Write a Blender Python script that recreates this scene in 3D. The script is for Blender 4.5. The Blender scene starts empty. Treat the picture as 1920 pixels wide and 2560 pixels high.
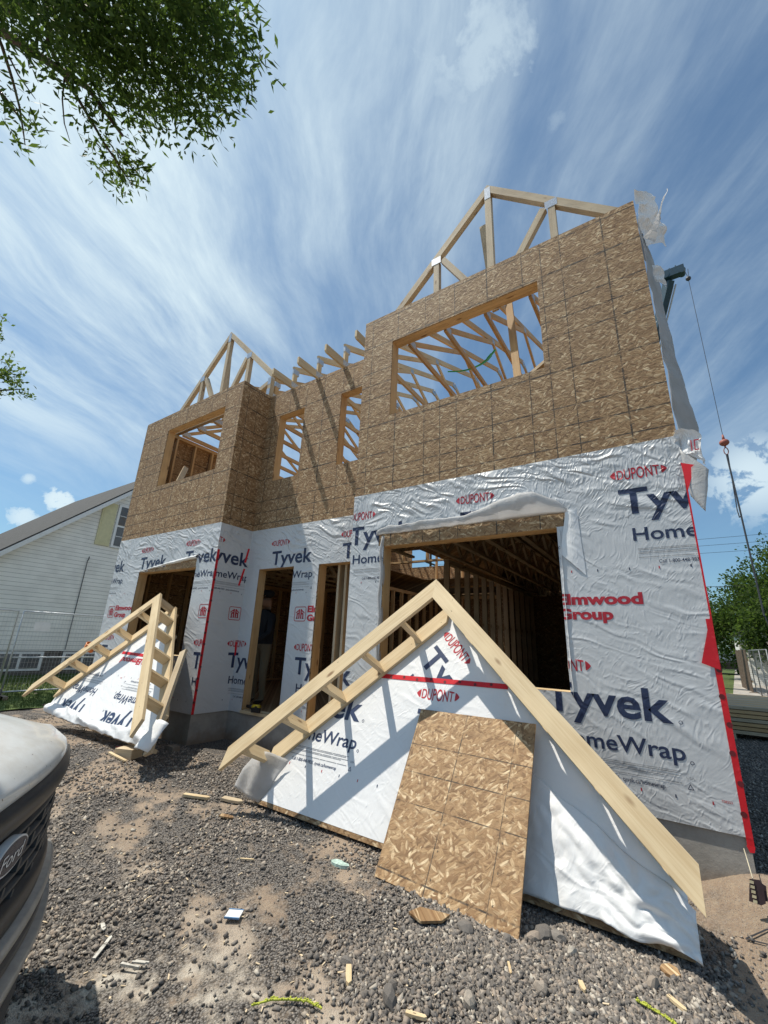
import bpy, bmesh, math, random
import numpy as np
from mathutils import Vector, Matrix
random.seed(7); RNG = np.random.default_rng(7)
sc = bpy.context.scene
COL = sc.collection
PI = math.pi

# ------------------------------------------------------------------ camera
cam_d = bpy.data.cameras.new('camera'); cam = bpy.data.objects.new('camera', cam_d); COL.objects.link(cam)
R_ = Vector((0.83178, 0.55365, 0.0402)).normalized(); F_ = Vector((-0.53902, 0.78823, 0.29691)).normalized(); U_ = R_.cross(F_).normalized()
CAM = Vector((5.7005, -4.4352, 1.4493))
cam.matrix_world = Matrix(((R_.x, U_.x, -F_.x, CAM.x), (R_.y, U_.y, -F_.y, CAM.y), (R_.z, U_.z, -F_.z, CAM.z), (0, 0, 0, 1)))
cam_d.sensor_fit = 'VERTICAL'; cam_d.sensor_height = 24.0; cam_d.lens = 24.0 * 1045.88 / 2560
cam_d.clip_start = 0.02; cam_d.clip_end = 3000
sc.camera = cam

# ------------------------------------------------------------------ sun, sky, exposure
SUN = Vector((-0.44, -0.178, 1.0)).normalized()
sd = bpy.data.lights.new('sun', 'SUN'); sd.energy = 4.9; sd.angle = math.radians(0.55); sd.color = (1.0, 0.93, 0.81)
so = bpy.data.objects.new('sun', sd); COL.objects.link(so); so.rotation_euler = SUN.to_track_quat('Z', 'Y').to_euler(); so.location = (-10, -5, 25)
w = bpy.data.worlds.new('World'); sc.world = w; w.use_nodes = True
nt = w.node_tree; N = nt.nodes; L = nt.links; N.clear()
def wn(t, **k):
    n = N.new(t)
    for a, b in k.items(): setattr(n, a, b)
    return n
def wmath(op, a, b=None, c=None, clamp=False):
    n = wn('ShaderNodeMath', operation=op, use_clamp=clamp)
    for i, x in enumerate((a, b, c)):
        if x is None: continue
        if isinstance(x, (int, float)): n.inputs[i].default_value = x
        else: L.new(x, n.inputs[i])
    return n.outputs[0]
out = wn('ShaderNodeOutputWorld'); bg = wn('ShaderNodeBackground'); bg.inputs[1].default_value = 0.108
sky = wn('ShaderNodeTexSky', sky_type='NISHITA'); sky.sun_disc = False
sky.sun_elevation = math.asin(SUN.z); sky.sun_rotation = math.atan2(SUN.x, SUN.y); sky.air_density = 1.0; sky.dust_density = 1.2; sky.ozone_density = 1.5
tc = wn('ShaderNodeTexCoord'); sep = wn('ShaderNodeSeparateXYZ'); L.new(tc.outputs['Generated'], sep.inputs[0])
zz = wmath('MAXIMUM', wmath('ADD', sep.outputs[2], 0.12), 0.05)
px = wmath('DIVIDE', sep.outputs[0], zz); py = wmath('DIVIDE', sep.outputs[1], zz)
ca, sa = -0.50, 0.866     # streak axis
al = wmath('ADD', wmath('MULTIPLY', px, ca), wmath('MULTIPLY', py, sa))
ac = wmath('ADD', wmath('MULTIPLY', px, sa), wmath('MULTIPLY', py, -ca))
def comb(a, b, c=0.0):
    n = wn('ShaderNodeCombineXYZ')
    for i, x in enumerate((a, b, c)):
        if isinstance(x, (int, float)): n.inputs[i].default_value = x
        else: L.new(x, n.inputs[i])
    return n.outputs[0]
def wnoise(vec, scale, detail=4, rough=.55, dist=0.0):
    n = wn('ShaderNodeTexNoise'); n.inputs['Scale'].default_value = scale; n.inputs['Detail'].default_value = detail
    n.inputs['Roughness'].default_value = rough; n.inputs['Distortion'].default_value = dist; L.new(vec, n.inputs['Vector']); return n.outputs[0]
def ramp(v, a, b, c=0.0, d=1.0):
    n = wn('ShaderNodeMapRange', interpolation_type='SMOOTHSTEP'); L.new(v, n.inputs[0])
    for i, x in enumerate((a, b, c, d)): n.inputs[i + 1].default_value = x
    return n.outputs[0]
wob = wnoise(comb(al, ac, 3.0), 0.9, 2)
st1 = wnoise(comb(wmath('MULTIPLY', al, 0.42), wmath('ADD', wmath('MULTIPLY', ac, 1.15), wmath('MULTIPLY', wob, .75)), 0.0), 2.0, 8, .66, .12)
st2 = wnoise(comb(wmath('MULTIPLY', al, 0.16), wmath('ADD', wmath('MULTIPLY', ac, 2.4), wmath('MULTIPLY', wob, .6)), 5.0), 2.4, 6, .62)
broad = wnoise(comb(wmath('MULTIPLY', al, 0.7), ac, 9.0), 0.62, 3, .5)
cir = wmath('MULTIPLY', ramp(wmath('ADD', wmath('MULTIPLY', st1, .65), wmath('MULTIPLY', st2, .35)), .38, .72), ramp(broad, .28, .66, .22, 1.0))
cir = wmath('MULTIPLY', cir, ramp(sep.outputs[2], .16, .55, 0.0, 1.0))
def blob(d, r0, r1):
    dv = Vector(d).normalized(); vm = wn('ShaderNodeVectorMath', operation='DISTANCE'); L.new(tc.outputs['Generated'], vm.inputs[0]); vm.inputs[1].default_value = dv
    return ramp(vm.outputs['Value'], r0, r1, 1.0, 0.0)
pn = wnoise(tc.outputs['Generated'], 11.0, 9, .62, .2)
pn2 = wnoise(tc.outputs['Generated'], 26.0, 9, .62, .3)
SKYBLOBS = []
def pxdir(u, v):
    return (F_ * 1045.88 + R_ * (u - 960) - U_ * (v - 1280)).normalized()
puff = 0.0
def addblob(u, v, r0, r1, th0, th1, n, amp=1.0):
    global puff
    b = blob(pxdir(u, v), r0, r1)
    q = wmath('MULTIPLY', ramp(wmath('ADD', n, wmath('MULTIPLY', b, .30)), th0, th1), wmath('MULTIPLY', b, amp))
    puff = q if isinstance(puff, float) else wmath('MAXIMUM', puff, q)
addblob(1150, 60, .02, .20, .60, .92, pn, .62)
addblob(1240, 150, .02, .19, .62, .94, pn, .62)
addblob(1390, 310, .005, .055, .60, .86, pn, .30)
addblob(150, 1250, .005, .055, .66, .78, pn2)
addblob(60, 1292, .005, .045, .64, .74, pn2, .8)
addblob(72, 1196, .0, .022, .60, .78, pn2, .7)
addblob(1885, 1190, .01, .13, .58, .72, pn2, .85)
wb = ramp(blob(pxdir(150, 560), .05, .66), 0, 1, 0.0, .60)        # broad thin veil, brighter to the left
wb2 = blob(pxdir(800, 150), .05, .5)
veil = wmath('MULTIPLY', wmath('ADD', wb, wmath('MULTIPLY', wb2, .40)), ramp(st1, .30, .66, .15, 1.0))
cl = wmath('MAXIMUM', wmath('ADD', wmath('ADD', wmath('MULTIPLY', cir, .66), .05), veil, None, True), puff)
cl = wmath('MINIMUM', cl, 0.93)
tint = wn('ShaderNodeMix', data_type='RGBA', blend_type='MULTIPLY'); tint.inputs[0].default_value = 1.0
L.new(sky.outputs[0], tint.inputs[6]); tint.inputs[7].default_value = (0.72, 1.00, 1.10, 1)
mx = wn('ShaderNodeMix', data_type='RGBA'); L.new(cl, mx.inputs[0]); L.new(tint.outputs[2], mx.inputs[6]); mx.inputs[7].default_value = (6.7, 8.0, 8.6, 1)
L.new(mx.outputs[2], bg.inputs[0]); L.new(bg.outputs[0], out.inputs[0])
sc.view_settings.view_transform = 'Standard'; sc.view_settings.look = 'None'; sc.view_settings.gamma = 1.0
sc.view_settings.exposure = 0.06

# ------------------------------------------------------------------ materials
class MT:
    def __init__(s, name):
        s.m = bpy.data.materials.new(name); s.m.use_nodes = True; s.t = s.m.node_tree
        s.b = s.t.nodes['Principled BSDF']; s.out = s.t.nodes['Material Output']
    def n(s, t, **k):
        n = s.t.nodes.new(t)
        for a, b in k.items(): setattr(n, a, b)
        return n
    def set(s, sock, v):
        if hasattr(v, 'is_output'): s.t.links.new(v, sock)
        elif isinstance(v, tuple) and len(v) == 3 and sock.type == 'RGBA': sock.default_value = (*v, 1)
        else: sock.default_value = v
    def math(s, op, a, b=None, c=None, clamp=False):
        n = s.n('ShaderNodeMath', operation=op, use_clamp=clamp)
        for i, x in enumerate((a, b, c)):
            if x is not None: s.set(n.inputs[i], x)
        return n.outputs[0]
    def ramp(s, v, a, b, c=0.0, d=1.0, smooth=True):
        n = s.n('ShaderNodeMapRange', interpolation_type='SMOOTHSTEP' if smooth else 'LINEAR'); s.set(n.inputs[0], v)
        for i, x in enumerate((a, b, c, d)): n.inputs[i + 1].default_value = x
        return n.outputs[0]
    def coords(s, which='Object'): return s.n('ShaderNodeTexCoord').outputs[which]
    def sep(s, v):
        n = s.n('ShaderNodeSeparateXYZ'); s.set(n.inputs[0], v); return n.outputs
    def comb(s, a, b, c=0.0):
        n = s.n('ShaderNodeCombineXYZ')
        for i, x in enumerate((a, b, c)): s.set(n.inputs[i], x)
        return n.outputs[0]
    def noise(s, v, scale, detail=4, rough=.55, dist=0.0, typ='FBM', col=False):
        n = s.n('ShaderNodeTexNoise', noise_type=typ); s.set(n.inputs['Vector'], v)
        n.inputs['Scale'].default_value = scale; n.inputs['Detail'].default_value = detail; n.inputs['Roughness'].default_value = rough; n.inputs['Distortion'].default_value = dist
        return n.outputs[1 if col else 0]
    def voro(s, v, scale=1.0, feature='F1', rnd=1.0):
        n = s.n('ShaderNodeTexVoronoi', feature=feature); s.set(n.inputs['Vector'], v); n.inputs['Scale'].default_value = scale; n.inputs['Randomness'].default_value = rnd
        return n.outputs
    def mix(s, f, a, b, mode='MIX'):
        n = s.n('ShaderNodeMix', data_type='RGBA', blend_type=mode); s.set(n.inputs[0], f); s.set(n.inputs[6], a); s.set(n.inputs[7], b); return n.outputs[2]
    def bump(s, h, dist=.01, strength=1.0, prev=None):
        n = s.n('ShaderNodeBump'); s.set(n.inputs['Height'], h); n.inputs['Distance'].default_value = dist; n.inputs['Strength'].default_value = strength
        if prev is not None: s.set(n.inputs['Normal'], prev)
        return n.outputs[0]
    def fin(s, col=None, rough=None, metal=None, normal=None, spec=None, **k):
        if col is not None: s.set(s.b.inputs['Base Color'], col)
        if rough is not None: s.set(s.b.inputs['Roughness'], rough)
        if metal is not None: s.set(s.b.inputs['Metallic'], metal)
        if spec is not None: s.set(s.b.inputs['Specular IOR Level'], spec)
        if normal is not None: s.set(s.b.inputs['Normal'], normal)
        for a, b in k.items(): s.set(s.b.inputs[a], b)
        return s.m
def plain(name, col, rough=.6, metal=0.0, var=.15, scale=9.0, spec=.5, bump=0.0):
    m = MT(name); o = m.coords()
    f = m.noise(o, scale, 5, .6)
    c = m.mix(m.ramp(f, .3, .7), tuple(x * (1 - var) for x in col), tuple(min(1, x * (1 + var)) for x in col))
    nm = m.bump(m.noise(o, scale * 6, 4), .002, bump) if bump else None
    return m.fin(c, rough, metal, nm, spec)

def wood_mat(name, tone=(0.68, 0.545, 0.345), dark=(0.52, 0.375, 0.205), stain=0.0):
    m = MT(name); uv = m.coords('UV'); u, v, _ = m.sep(uv)[:3]
    fine = m.noise(m.comb(m.math('MULTIPLY', u, 3.0), m.math('MULTIPLY', v, 95.0)), 1.0, 5, .6, .3)
    wide = m.noise(m.comb(m.math('MULTIPLY', u, 1.1), m.math('MULTIPLY', v, 14.0)), 1.0, 3, .5, .8)
    c = m.mix(m.ramp(m.math('ADD', m.math('MULTIPLY', fine, .55), m.math('MULTIPLY', wide, .45)), .36, .64), tone, dark)
    oi = m.n('ShaderNodeObjectInfo'); c = m.mix(m.ramp(oi.outputs['Random'], 0, 1, 0, .35, False), c, tuple(x * .72 for x in tone))
    lo = m.noise(m.comb(m.math('MULTIPLY', u, .9), m.math('MULTIPLY', v, .9)), 2.0, 2)
    c = m.mix(m.ramp(lo, .35, .65, .0, .45), c, tuple(min(1, x * 1.18) for x in tone))
    vo = m.voro(m.comb(m.math('MULTIPLY', u, 2.6), m.math('MULTIPLY', v, 7.0)), 1.0)
    kn = m.ramp(vo['Distance'], .06, .16, 1.0, 0.0)
    c = m.mix(m.math('MULTIPLY', kn, .85), c, (0.20, 0.105, 0.045))
    vn = m.voro(m.comb(m.math('MULTIPLY', u, 11.0), m.math('MULTIPLY', v, 30.0)), 1.0)
    nl = m.math('MULTIPLY', m.ramp(vn['Distance'], .07, .11, 1.0, 0.0), m.ramp(m.sep(vn['Color'])[0], .72, .74))
    c = m.mix(m.math('MULTIPLY', nl, .8), c, (0.07, 0.05, 0.035))
    if stain:
        sn = m.noise(m.comb(m.math('MULTIPLY', u, 3.0), m.math('MULTIPLY', v, 9.0)), 1.6, 6, .7)
        c = m.mix(m.ramp(sn, .52, .72, 0, stain), c, (0.23, 0.20, 0.16))
    nm = m.bump(fine, .0012, .5)
    return m.fin(c, .62, None, nm, .35)
M_WOOD = wood_mat('pine_lumber')
M_WOOD2 = wood_mat('grey_pine_lumber', (0.56, 0.46, 0.32), (0.40, 0.30, 0.185), .45)
M_WOODY = wood_mat('orange_spruce_lumber', (0.62, 0.42, 0.215), (0.46, 0.28, 0.125))

ANG_F = ((0.05, .075, .019, .0), (.45, .080, .020, .45), (-.38, .062, .017, .55), (.95, .048, .016, .66), (-.80, .055, .012, .74))
ANG_G = ((0.3, .070, .024, .0), (1.05, .062, .019, .50), (-.35, .075, .016, .55), (1.9, .045, .020, .65), (.75, .058, .013, .68))
def osb_mat(name, k=1.0, lines=True, gold=0.0, angs=ANG_F, lw=1.0):
    m = MT(name); x, y, z = m.sep(m.coords())[:3]
    u = m.math('ADD', x, y); v = z
    wob = m.noise(m.comb(u, v), 6.0, 2, .5, col=True)
    wx, wy, _ = m.sep(wob)[:3]
    wb_ = m.noise(m.comb(u, v, 4.0), 19.0, 2, .5, col=True); w2x, w2y, _ = m.sep(wb_)[:3]
    uu = m.math('ADD', m.math('ADD', u, m.math('MULTIPLY', wx, .05)), m.math('MULTIPLY', w2x, .007)); vv = m.math('ADD', m.math('ADD', v, m.math('MULTIPLY', wy, .05)), m.math('MULTIPLY', w2y, .007))
    base = m.noise(m.comb(uu, vv), 2.2, 3)
    col = m.mix(m.ramp(base, .35, .65), (0.22 * k, 0.135 * k, 0.066 * k), (0.29 * k, 0.185 * k, 0.095 * k))
    H = None
    for i, (ang, lu, lv, thr) in enumerate(angs):
        c, s_ = math.cos(ang), math.sin(ang)
        a = m.math('ADD', m.math('MULTIPLY', uu, c / lu), m.math('MULTIPLY', vv, s_ / lu))
        b = m.math('ADD', m.math('MULTIPLY', uu, -s_ / lv), m.math('MULTIPLY', vv, c / lv))
        vo = m.voro(m.comb(a, b, i * 3.7), 1.0); cr, cg, cb = m.sep(vo['Color'])[:3]
        cri = m.n('ShaderNodeValToRGB'); m.set(cri.inputs[0], cr); e = cri.color_ramp.elements
        e[0].position = 0.0; e[0].color = (0.13 * k, 0.068 * k, 0.030 * k, 1); e[1].position = 1.0; e[1].color = (0.80 * k, 0.64 * k, 0.41 * k, 1)
        for p, cc in ((.18, (0.215, .118, .052)), (.48, (0.315, .190, .090)), (.76, (0.41, .262, .132)), (.90, (0.58, .42, .245))):
            q = e.new(p); q.color = (cc[0] * k, cc[1] * k, cc[2] * k, 1)
        gl = m.noise(m.comb(m.math('MULTIPLY', a, .7), m.math('MULTIPLY', b, 5.0), i * 2.1), 1.0, 2)
        fcol = m.mix(m.ramp(gl, .35, .68, .0, .42), cri.outputs[0], (0.17 * k, 0.095 * k, 0.042 * k))
        ed = m.ramp(vo['Distance'], .42, .66, 1.0, .30)
        vis = m.math('MULTIPLY', m.math('GREATER_THAN', cg, thr), ed)
        col = m.mix(vis, col, fcol)
        hh = m.math('MULTIPLY', vis, cb)
        H = hh if H is None else m.math('MAXIMUM', H, hh)
    gr = m.noise(m.comb(m.math('MULTIPLY', uu, 20.0), m.math('MULTIPLY', vv, 90.0)), 1.0, 3)
    col = m.mix(m.ramp(gr, .3, .7, .0, .25), col, (0.16 * k, 0.10 * k, 0.05 * k))
    if lines:
        sx_ = m.math('FLOOR', m.math('DIVIDE', m.math('SUBTRACT', u, 3.80), 2.44)); sz_ = m.math('FLOOR', m.math('DIVIDE', m.math('SUBTRACT', v, 4.065), 1.22))
        wnz = m.n('ShaderNodeTexWhiteNoise', noise_dimensions='2D'); m.set(wnz.inputs[0], m.comb(sx_, sz_)); tn_ = m.ramp(wnz.outputs[0], 0, 1, .0, .26, False)
        col = m.mix(tn_, col, (0.20 * k, 0.14 * k, 0.085 * k))
        ln = None
        def line(src, off, per, wd):
            t = m.math('ABSOLUTE', m.math('SUBTRACT', m.math('MODULO', m.math('ADD', src, 100 * per - off + per / 2), per), per / 2))
            return m.ramp(t, wd * .5 * lw, wd * lw, 1.0, 0.0)
        for o_, wd in ((3.80, .0095), (3.80 + .406, .0065), (3.80 + .61, .0065), (3.80 + .813, .0065)):
            q = line(u, o_, 1.22, wd); ln = q if ln is None else m.math('MAXIMUM', ln, q)
        for o_, wd in ((4.065, .013), (4.065 + .406, .0095), (4.065 + .61, .0095), (4.065 + .813, .0095)):
            ln = m.math('MAXIMUM', ln, line(v, o_, 1.22, wd))
        br = m.ramp(m.noise(m.comb(u, v), 9.0, 4, .7), .36, .56, .15, .9)
        col = m.mix(m.math('MULTIPLY', ln, br), col, (0.030, 0.026, 0.022))
        dz_ = m.math('ABSOLUTE', m.math('SUBTRACT', m.math('MODULO', m.math('ADD', v, 20.0), .152), .076)); nd = m.math('MULTIPLY', m.ramp(dz_, .004, .008, 1, 0), line(u, 3.80 + .02, .406, .012))
        col = m.mix(m.math('MULTIPLY', nd, .7), col, (0.02, 0.018, 0.016))
    nm = m.bump(m.math('ADD', m.math('MULTIPLY', H, 1.0), m.math('MULTIPLY', gr, .3)), .003, .7)
    return m.fin(col, .68, None, nm, .4)
M_OSB = osb_mat('osb_sheathing', 1.14)
M_OSBG = osb_mat('osb_sheet_clean', 1.25, angs=ANG_G, lw=.5)
M_OSBP = osb_mat('osb_plain', .95, False)

def wrap_normal(m, amt, calm=1.0):
    o = m.coords(); x, y, z = m.sep(o)[:3]; u = m.math('ADD', x, y)
    wv = m.noise(m.comb(u, z), 1.3, 2, .5, col=True); wx, wz, _ = m.sep(wv)[:3]
    u2 = m.math('ADD', u, m.math('MULTIPLY', wx, .5)); z2 = m.math('ADD', z, m.math('MULTIPLY', wz, .5))
    d = m.math('ADD', m.math('MULTIPLY', u2, .45), m.math('MULTIPLY', z2, 1.0))
    r1 = m.noise(m.comb(m.math('MULTIPLY', u2, .55), m.math('MULTIPLY', d, 1.8)), 6.2, 4, .5, .5, 'RIDGED_MULTIFRACTAL')
    e = m.math('ADD', m.math('MULTIPLY', u2, 1.0), m.math('MULTIPLY', z2, -.35))
    r2 = m.noise(m.comb(m.math('MULTIPLY', e, 1.4), m.math('MULTIPLY', z2, .8), 4.0), 19.0, 4, .6, .8, 'RIDGED_MULTIFRACTAL')
    fb = m.noise(m.comb(u2, z2, 2.0), 3.0, 4, .55)
    # heavier folds near the top edge of the wrap and to the left
    top = m.ramp(z, 2.2, 3.1, .35, 1.5) if calm == 1.0 else calm
    h = m.math('MULTIPLY', m.math('ADD', m.math('ADD', m.math('MULTIPLY', r1, .75), m.math('MULTIPLY', r2, .26)), m.math('MULTIPLY', fb, .55)), top)
    n1 = m.bump(h, .016 * amt, 1.0)
    fib = m.noise(m.comb(u, z, 7.0), 160.0, 3)
    return m.bump(fib, .0006, .6, n1)
def wrap_mat(name, col, amt=1.0, calm=1.0, rough=.42):
    m = MT(name); nm = wrap_normal(m, amt, calm)
    f = m.noise(m.coords(), 1.1, 5, .6)
    c = m.mix(m.ramp(f, .38, .70), col, tuple(x * .93 for x in col))
    m.fin(c, rough, None, nm, .45)
    return m.m
def ink_mat(name, col, amt=1.0, calm=1.0):
    m = MT(name); nm = wrap_normal(m, amt, calm)
    f = m.noise(m.coords(), 30.0, 4, .6)
    c = m.mix(m.ramp(f, .55, .8, 0, .35), col, tuple(min(1, x * 1.5 + .08) for x in col))
    return m.fin(c, .45, None, nm, .4)
WRAP_DIM = (0.60, 0.615, 0.63)  # same membrane as the gable wrap, darkened to paint in the walls' grazing-light shade
M_WRAP = wrap_mat('house_wrap', WRAP_DIM, 2.4, 1.0, .38); M_WRAPG = wrap_mat('house_wrap_flat', (0.80, 0.81, 0.82), .8, .8, .5)
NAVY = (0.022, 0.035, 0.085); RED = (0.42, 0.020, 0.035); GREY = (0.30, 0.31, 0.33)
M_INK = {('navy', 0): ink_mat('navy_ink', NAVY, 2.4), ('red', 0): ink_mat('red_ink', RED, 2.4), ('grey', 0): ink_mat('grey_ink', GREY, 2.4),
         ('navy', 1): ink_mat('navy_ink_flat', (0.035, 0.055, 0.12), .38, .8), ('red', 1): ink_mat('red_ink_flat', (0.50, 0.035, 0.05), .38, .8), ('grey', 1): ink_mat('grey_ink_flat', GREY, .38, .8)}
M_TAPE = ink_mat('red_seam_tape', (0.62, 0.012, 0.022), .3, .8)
M_DARKRED = plain('dark_red_print', (0.13, 0.008, 0.014), .5)
m = MT('wrap_back'); c = m.mix(m.ramp(m.noise(m.coords(), 5.0, 5), .35, .65), (0.60, 0.585, 0.56), (0.70, 0.69, 0.68))
nb = m.bump(m.noise(m.coords(), 9.0, 4, .6, .6), .02, .8)
m.fin(c, .6, None, nb, .3); tr = m.n('ShaderNodeBsdfTranslucent'); tr.inputs[0].default_value = (.85, .86, .88, 1); ms = m.n('ShaderNodeMixShader'); ms.inputs[0].default_value = .5
m.t.links.new(m.b.outputs[0], ms.inputs[1]); m.t.links.new(tr.outputs[0], ms.inputs[2]); m.t.links.new(ms.outputs[0], m.out.inputs[0]); M_WRAPB = m.m
m = MT('concrete'); o_ = m.coords(); c = m.mix(m.ramp(m.noise(o_, 3.0, 6, .65), .3, .7), (0.27, 0.255, 0.23), (0.40, 0.38, 0.35))
st_ = m.ramp(m.math('ADD', m.sep(o_)[2], m.math('MULTIPLY', m.noise(o_, 5.0, 5, .7), .35)), .38, .14); c = m.mix(m.math('MULTIPLY', st_, .8), c, (0.22, 0.155, 0.105))
M_CONC = m.fin(c, .88, None, m.bump(m.noise(o_, 24.0, 5, .7), .004, .8), .25)
M_STEEL = plain('galvanised_plate', (0.45, 0.48, 0.52), .38, .7, .2, 40.0)
M_GALV = plain('galvanised_tube', (0.50, 0.52, 0.54), .42, .6, .12, 14.0)
M_BLACK = plain('black_plastic', (0.018, 0.019, 0.021), .42, 0, .2)
M_CHAR = plain('charcoal_plastic', (0.045, 0.048, 0.052), .5, 0, .2)
M_CHROME = plain('dusty_bumper', (0.30, 0.295, 0.28), .4, .3, .12, 20.0)
M_RUB = plain('tyre_rubber', (0.02, 0.02, 0.021), .8)
M_GREEN = plain('green_plastic', (0.03, 0.40, 0.05), .4)
M_NEON = plain('neon_green', (0.12, 0.75, 0.06), .6)
M_NAVYP = plain('dark_teal_paint', (0.018, 0.055, 0.085), .5)
M_ORANGE = plain('orange_cord', (0.62, 0.19, 0.04), .55)
M_YEL = plain('yellow_plastic', (0.72, 0.50, 0.03), .45)
M_DARK = plain('dark_cloth', (0.02, 0.022, 0.028), .85)
M_BEIGE = plain('beige_cloth', (0.26, 0.20, 0.12), .85)
M_SKIN = plain('skin', (0.42, 0.24, 0.16), .55)
M_CABLE = plain('steel_cable', (0.05, 0.05, 0.055), .5)
M_BALL = plain('worn_red_paint', (0.33, 0.10, 0.07), .6)

# siding / shingles of the neighbour
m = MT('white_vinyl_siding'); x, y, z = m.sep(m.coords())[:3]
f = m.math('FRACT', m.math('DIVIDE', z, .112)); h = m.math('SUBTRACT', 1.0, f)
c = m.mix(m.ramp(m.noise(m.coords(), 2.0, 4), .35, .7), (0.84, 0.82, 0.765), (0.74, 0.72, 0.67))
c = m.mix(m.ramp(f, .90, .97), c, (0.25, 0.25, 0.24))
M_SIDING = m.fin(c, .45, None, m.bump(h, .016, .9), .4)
m = MT('grey_shingles'); x, y, z = m.sep(m.coords())[:3]
br = m.n('ShaderNodeTexBrick'); m.set(br.inputs['Vector'], m.comb(x, m.math('MULTIPLY', z, 1.3))); br.inputs['Scale'].default_value = 5.0; br.inputs['Mortar Size'].default_value = .012
br.inputs['Color1'].default_value = (.035, .035, .036, 1); br.inputs['Color2'].default_value = (.062, .062, .062, 1); br.inputs['Mortar'].default_value = (.025, .025, .025, 1)
c = m.mix(m.ramp(m.noise(m.coords(), 60.0, 3), .4, .7, 0, .4), br.outputs[0], (0.09, 0.09, 0.088))
M_SHING = m.fin(c, .9)
M_WTRIM = plain('white_trim', (0.72, 0.73, 0.73), .5, 0, .06)
M_CREAM = plain('cream_shutter', (0.60, 0.56, 0.34), .55, 0, .06)
M_STONE = plain('grey_stone_base', (0.11, 0.10, 0.095), .9, 0, .4, 6.0)
M_GLASS = plain('window_glass', (0.07, 0.085, 0.10), .06, 0, .2, 2.0, .8)

# ------------------------------------------------------------------ mesh helpers
def mkobj(name, verts, faces, mat, parent=None, uvs=None, smooth=False, mats=None, midx=None, world=None):
    me = bpy.data.meshes.new(name); me.from_pydata([tuple(v) for v in verts], [], faces); me.update()
    if uvs is not None:
        ul = me.uv_layers.new(name='UVMap'); ul.data.foreach_set('uv', np.array(uvs, np.float32).ravel())
    for mm in (mats or [mat]): me.materials.append(mm)
    if midx is not None: me.polygons.foreach_set('material_index', midx)
    if smooth: me.polygons.foreach_set('use_smooth', [True] * len(me.polygons))
    o = bpy.data.objects.new(name, me); COL.objects.link(o)
    if parent is not None: o.parent = parent
    if world is not None: o.matrix_local = world
    return o
def tag(o, label=None, cat=None, group=None, kind=None):
    if label: o['label'] = label
    if cat: o['category'] = cat
    if group: o['group'] = group
    if kind: o['kind'] = kind
    return o
def thing(name, label, cat, group=None, loc=(0, 0, 0), mat=None):
    o = bpy.data.objects.new(name, None); COL.objects.link(o); o.empty_display_size = .2
    o.location = loc
    if mat is not None: o.matrix_world = mat
    return tag(o, label, cat, group)
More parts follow.
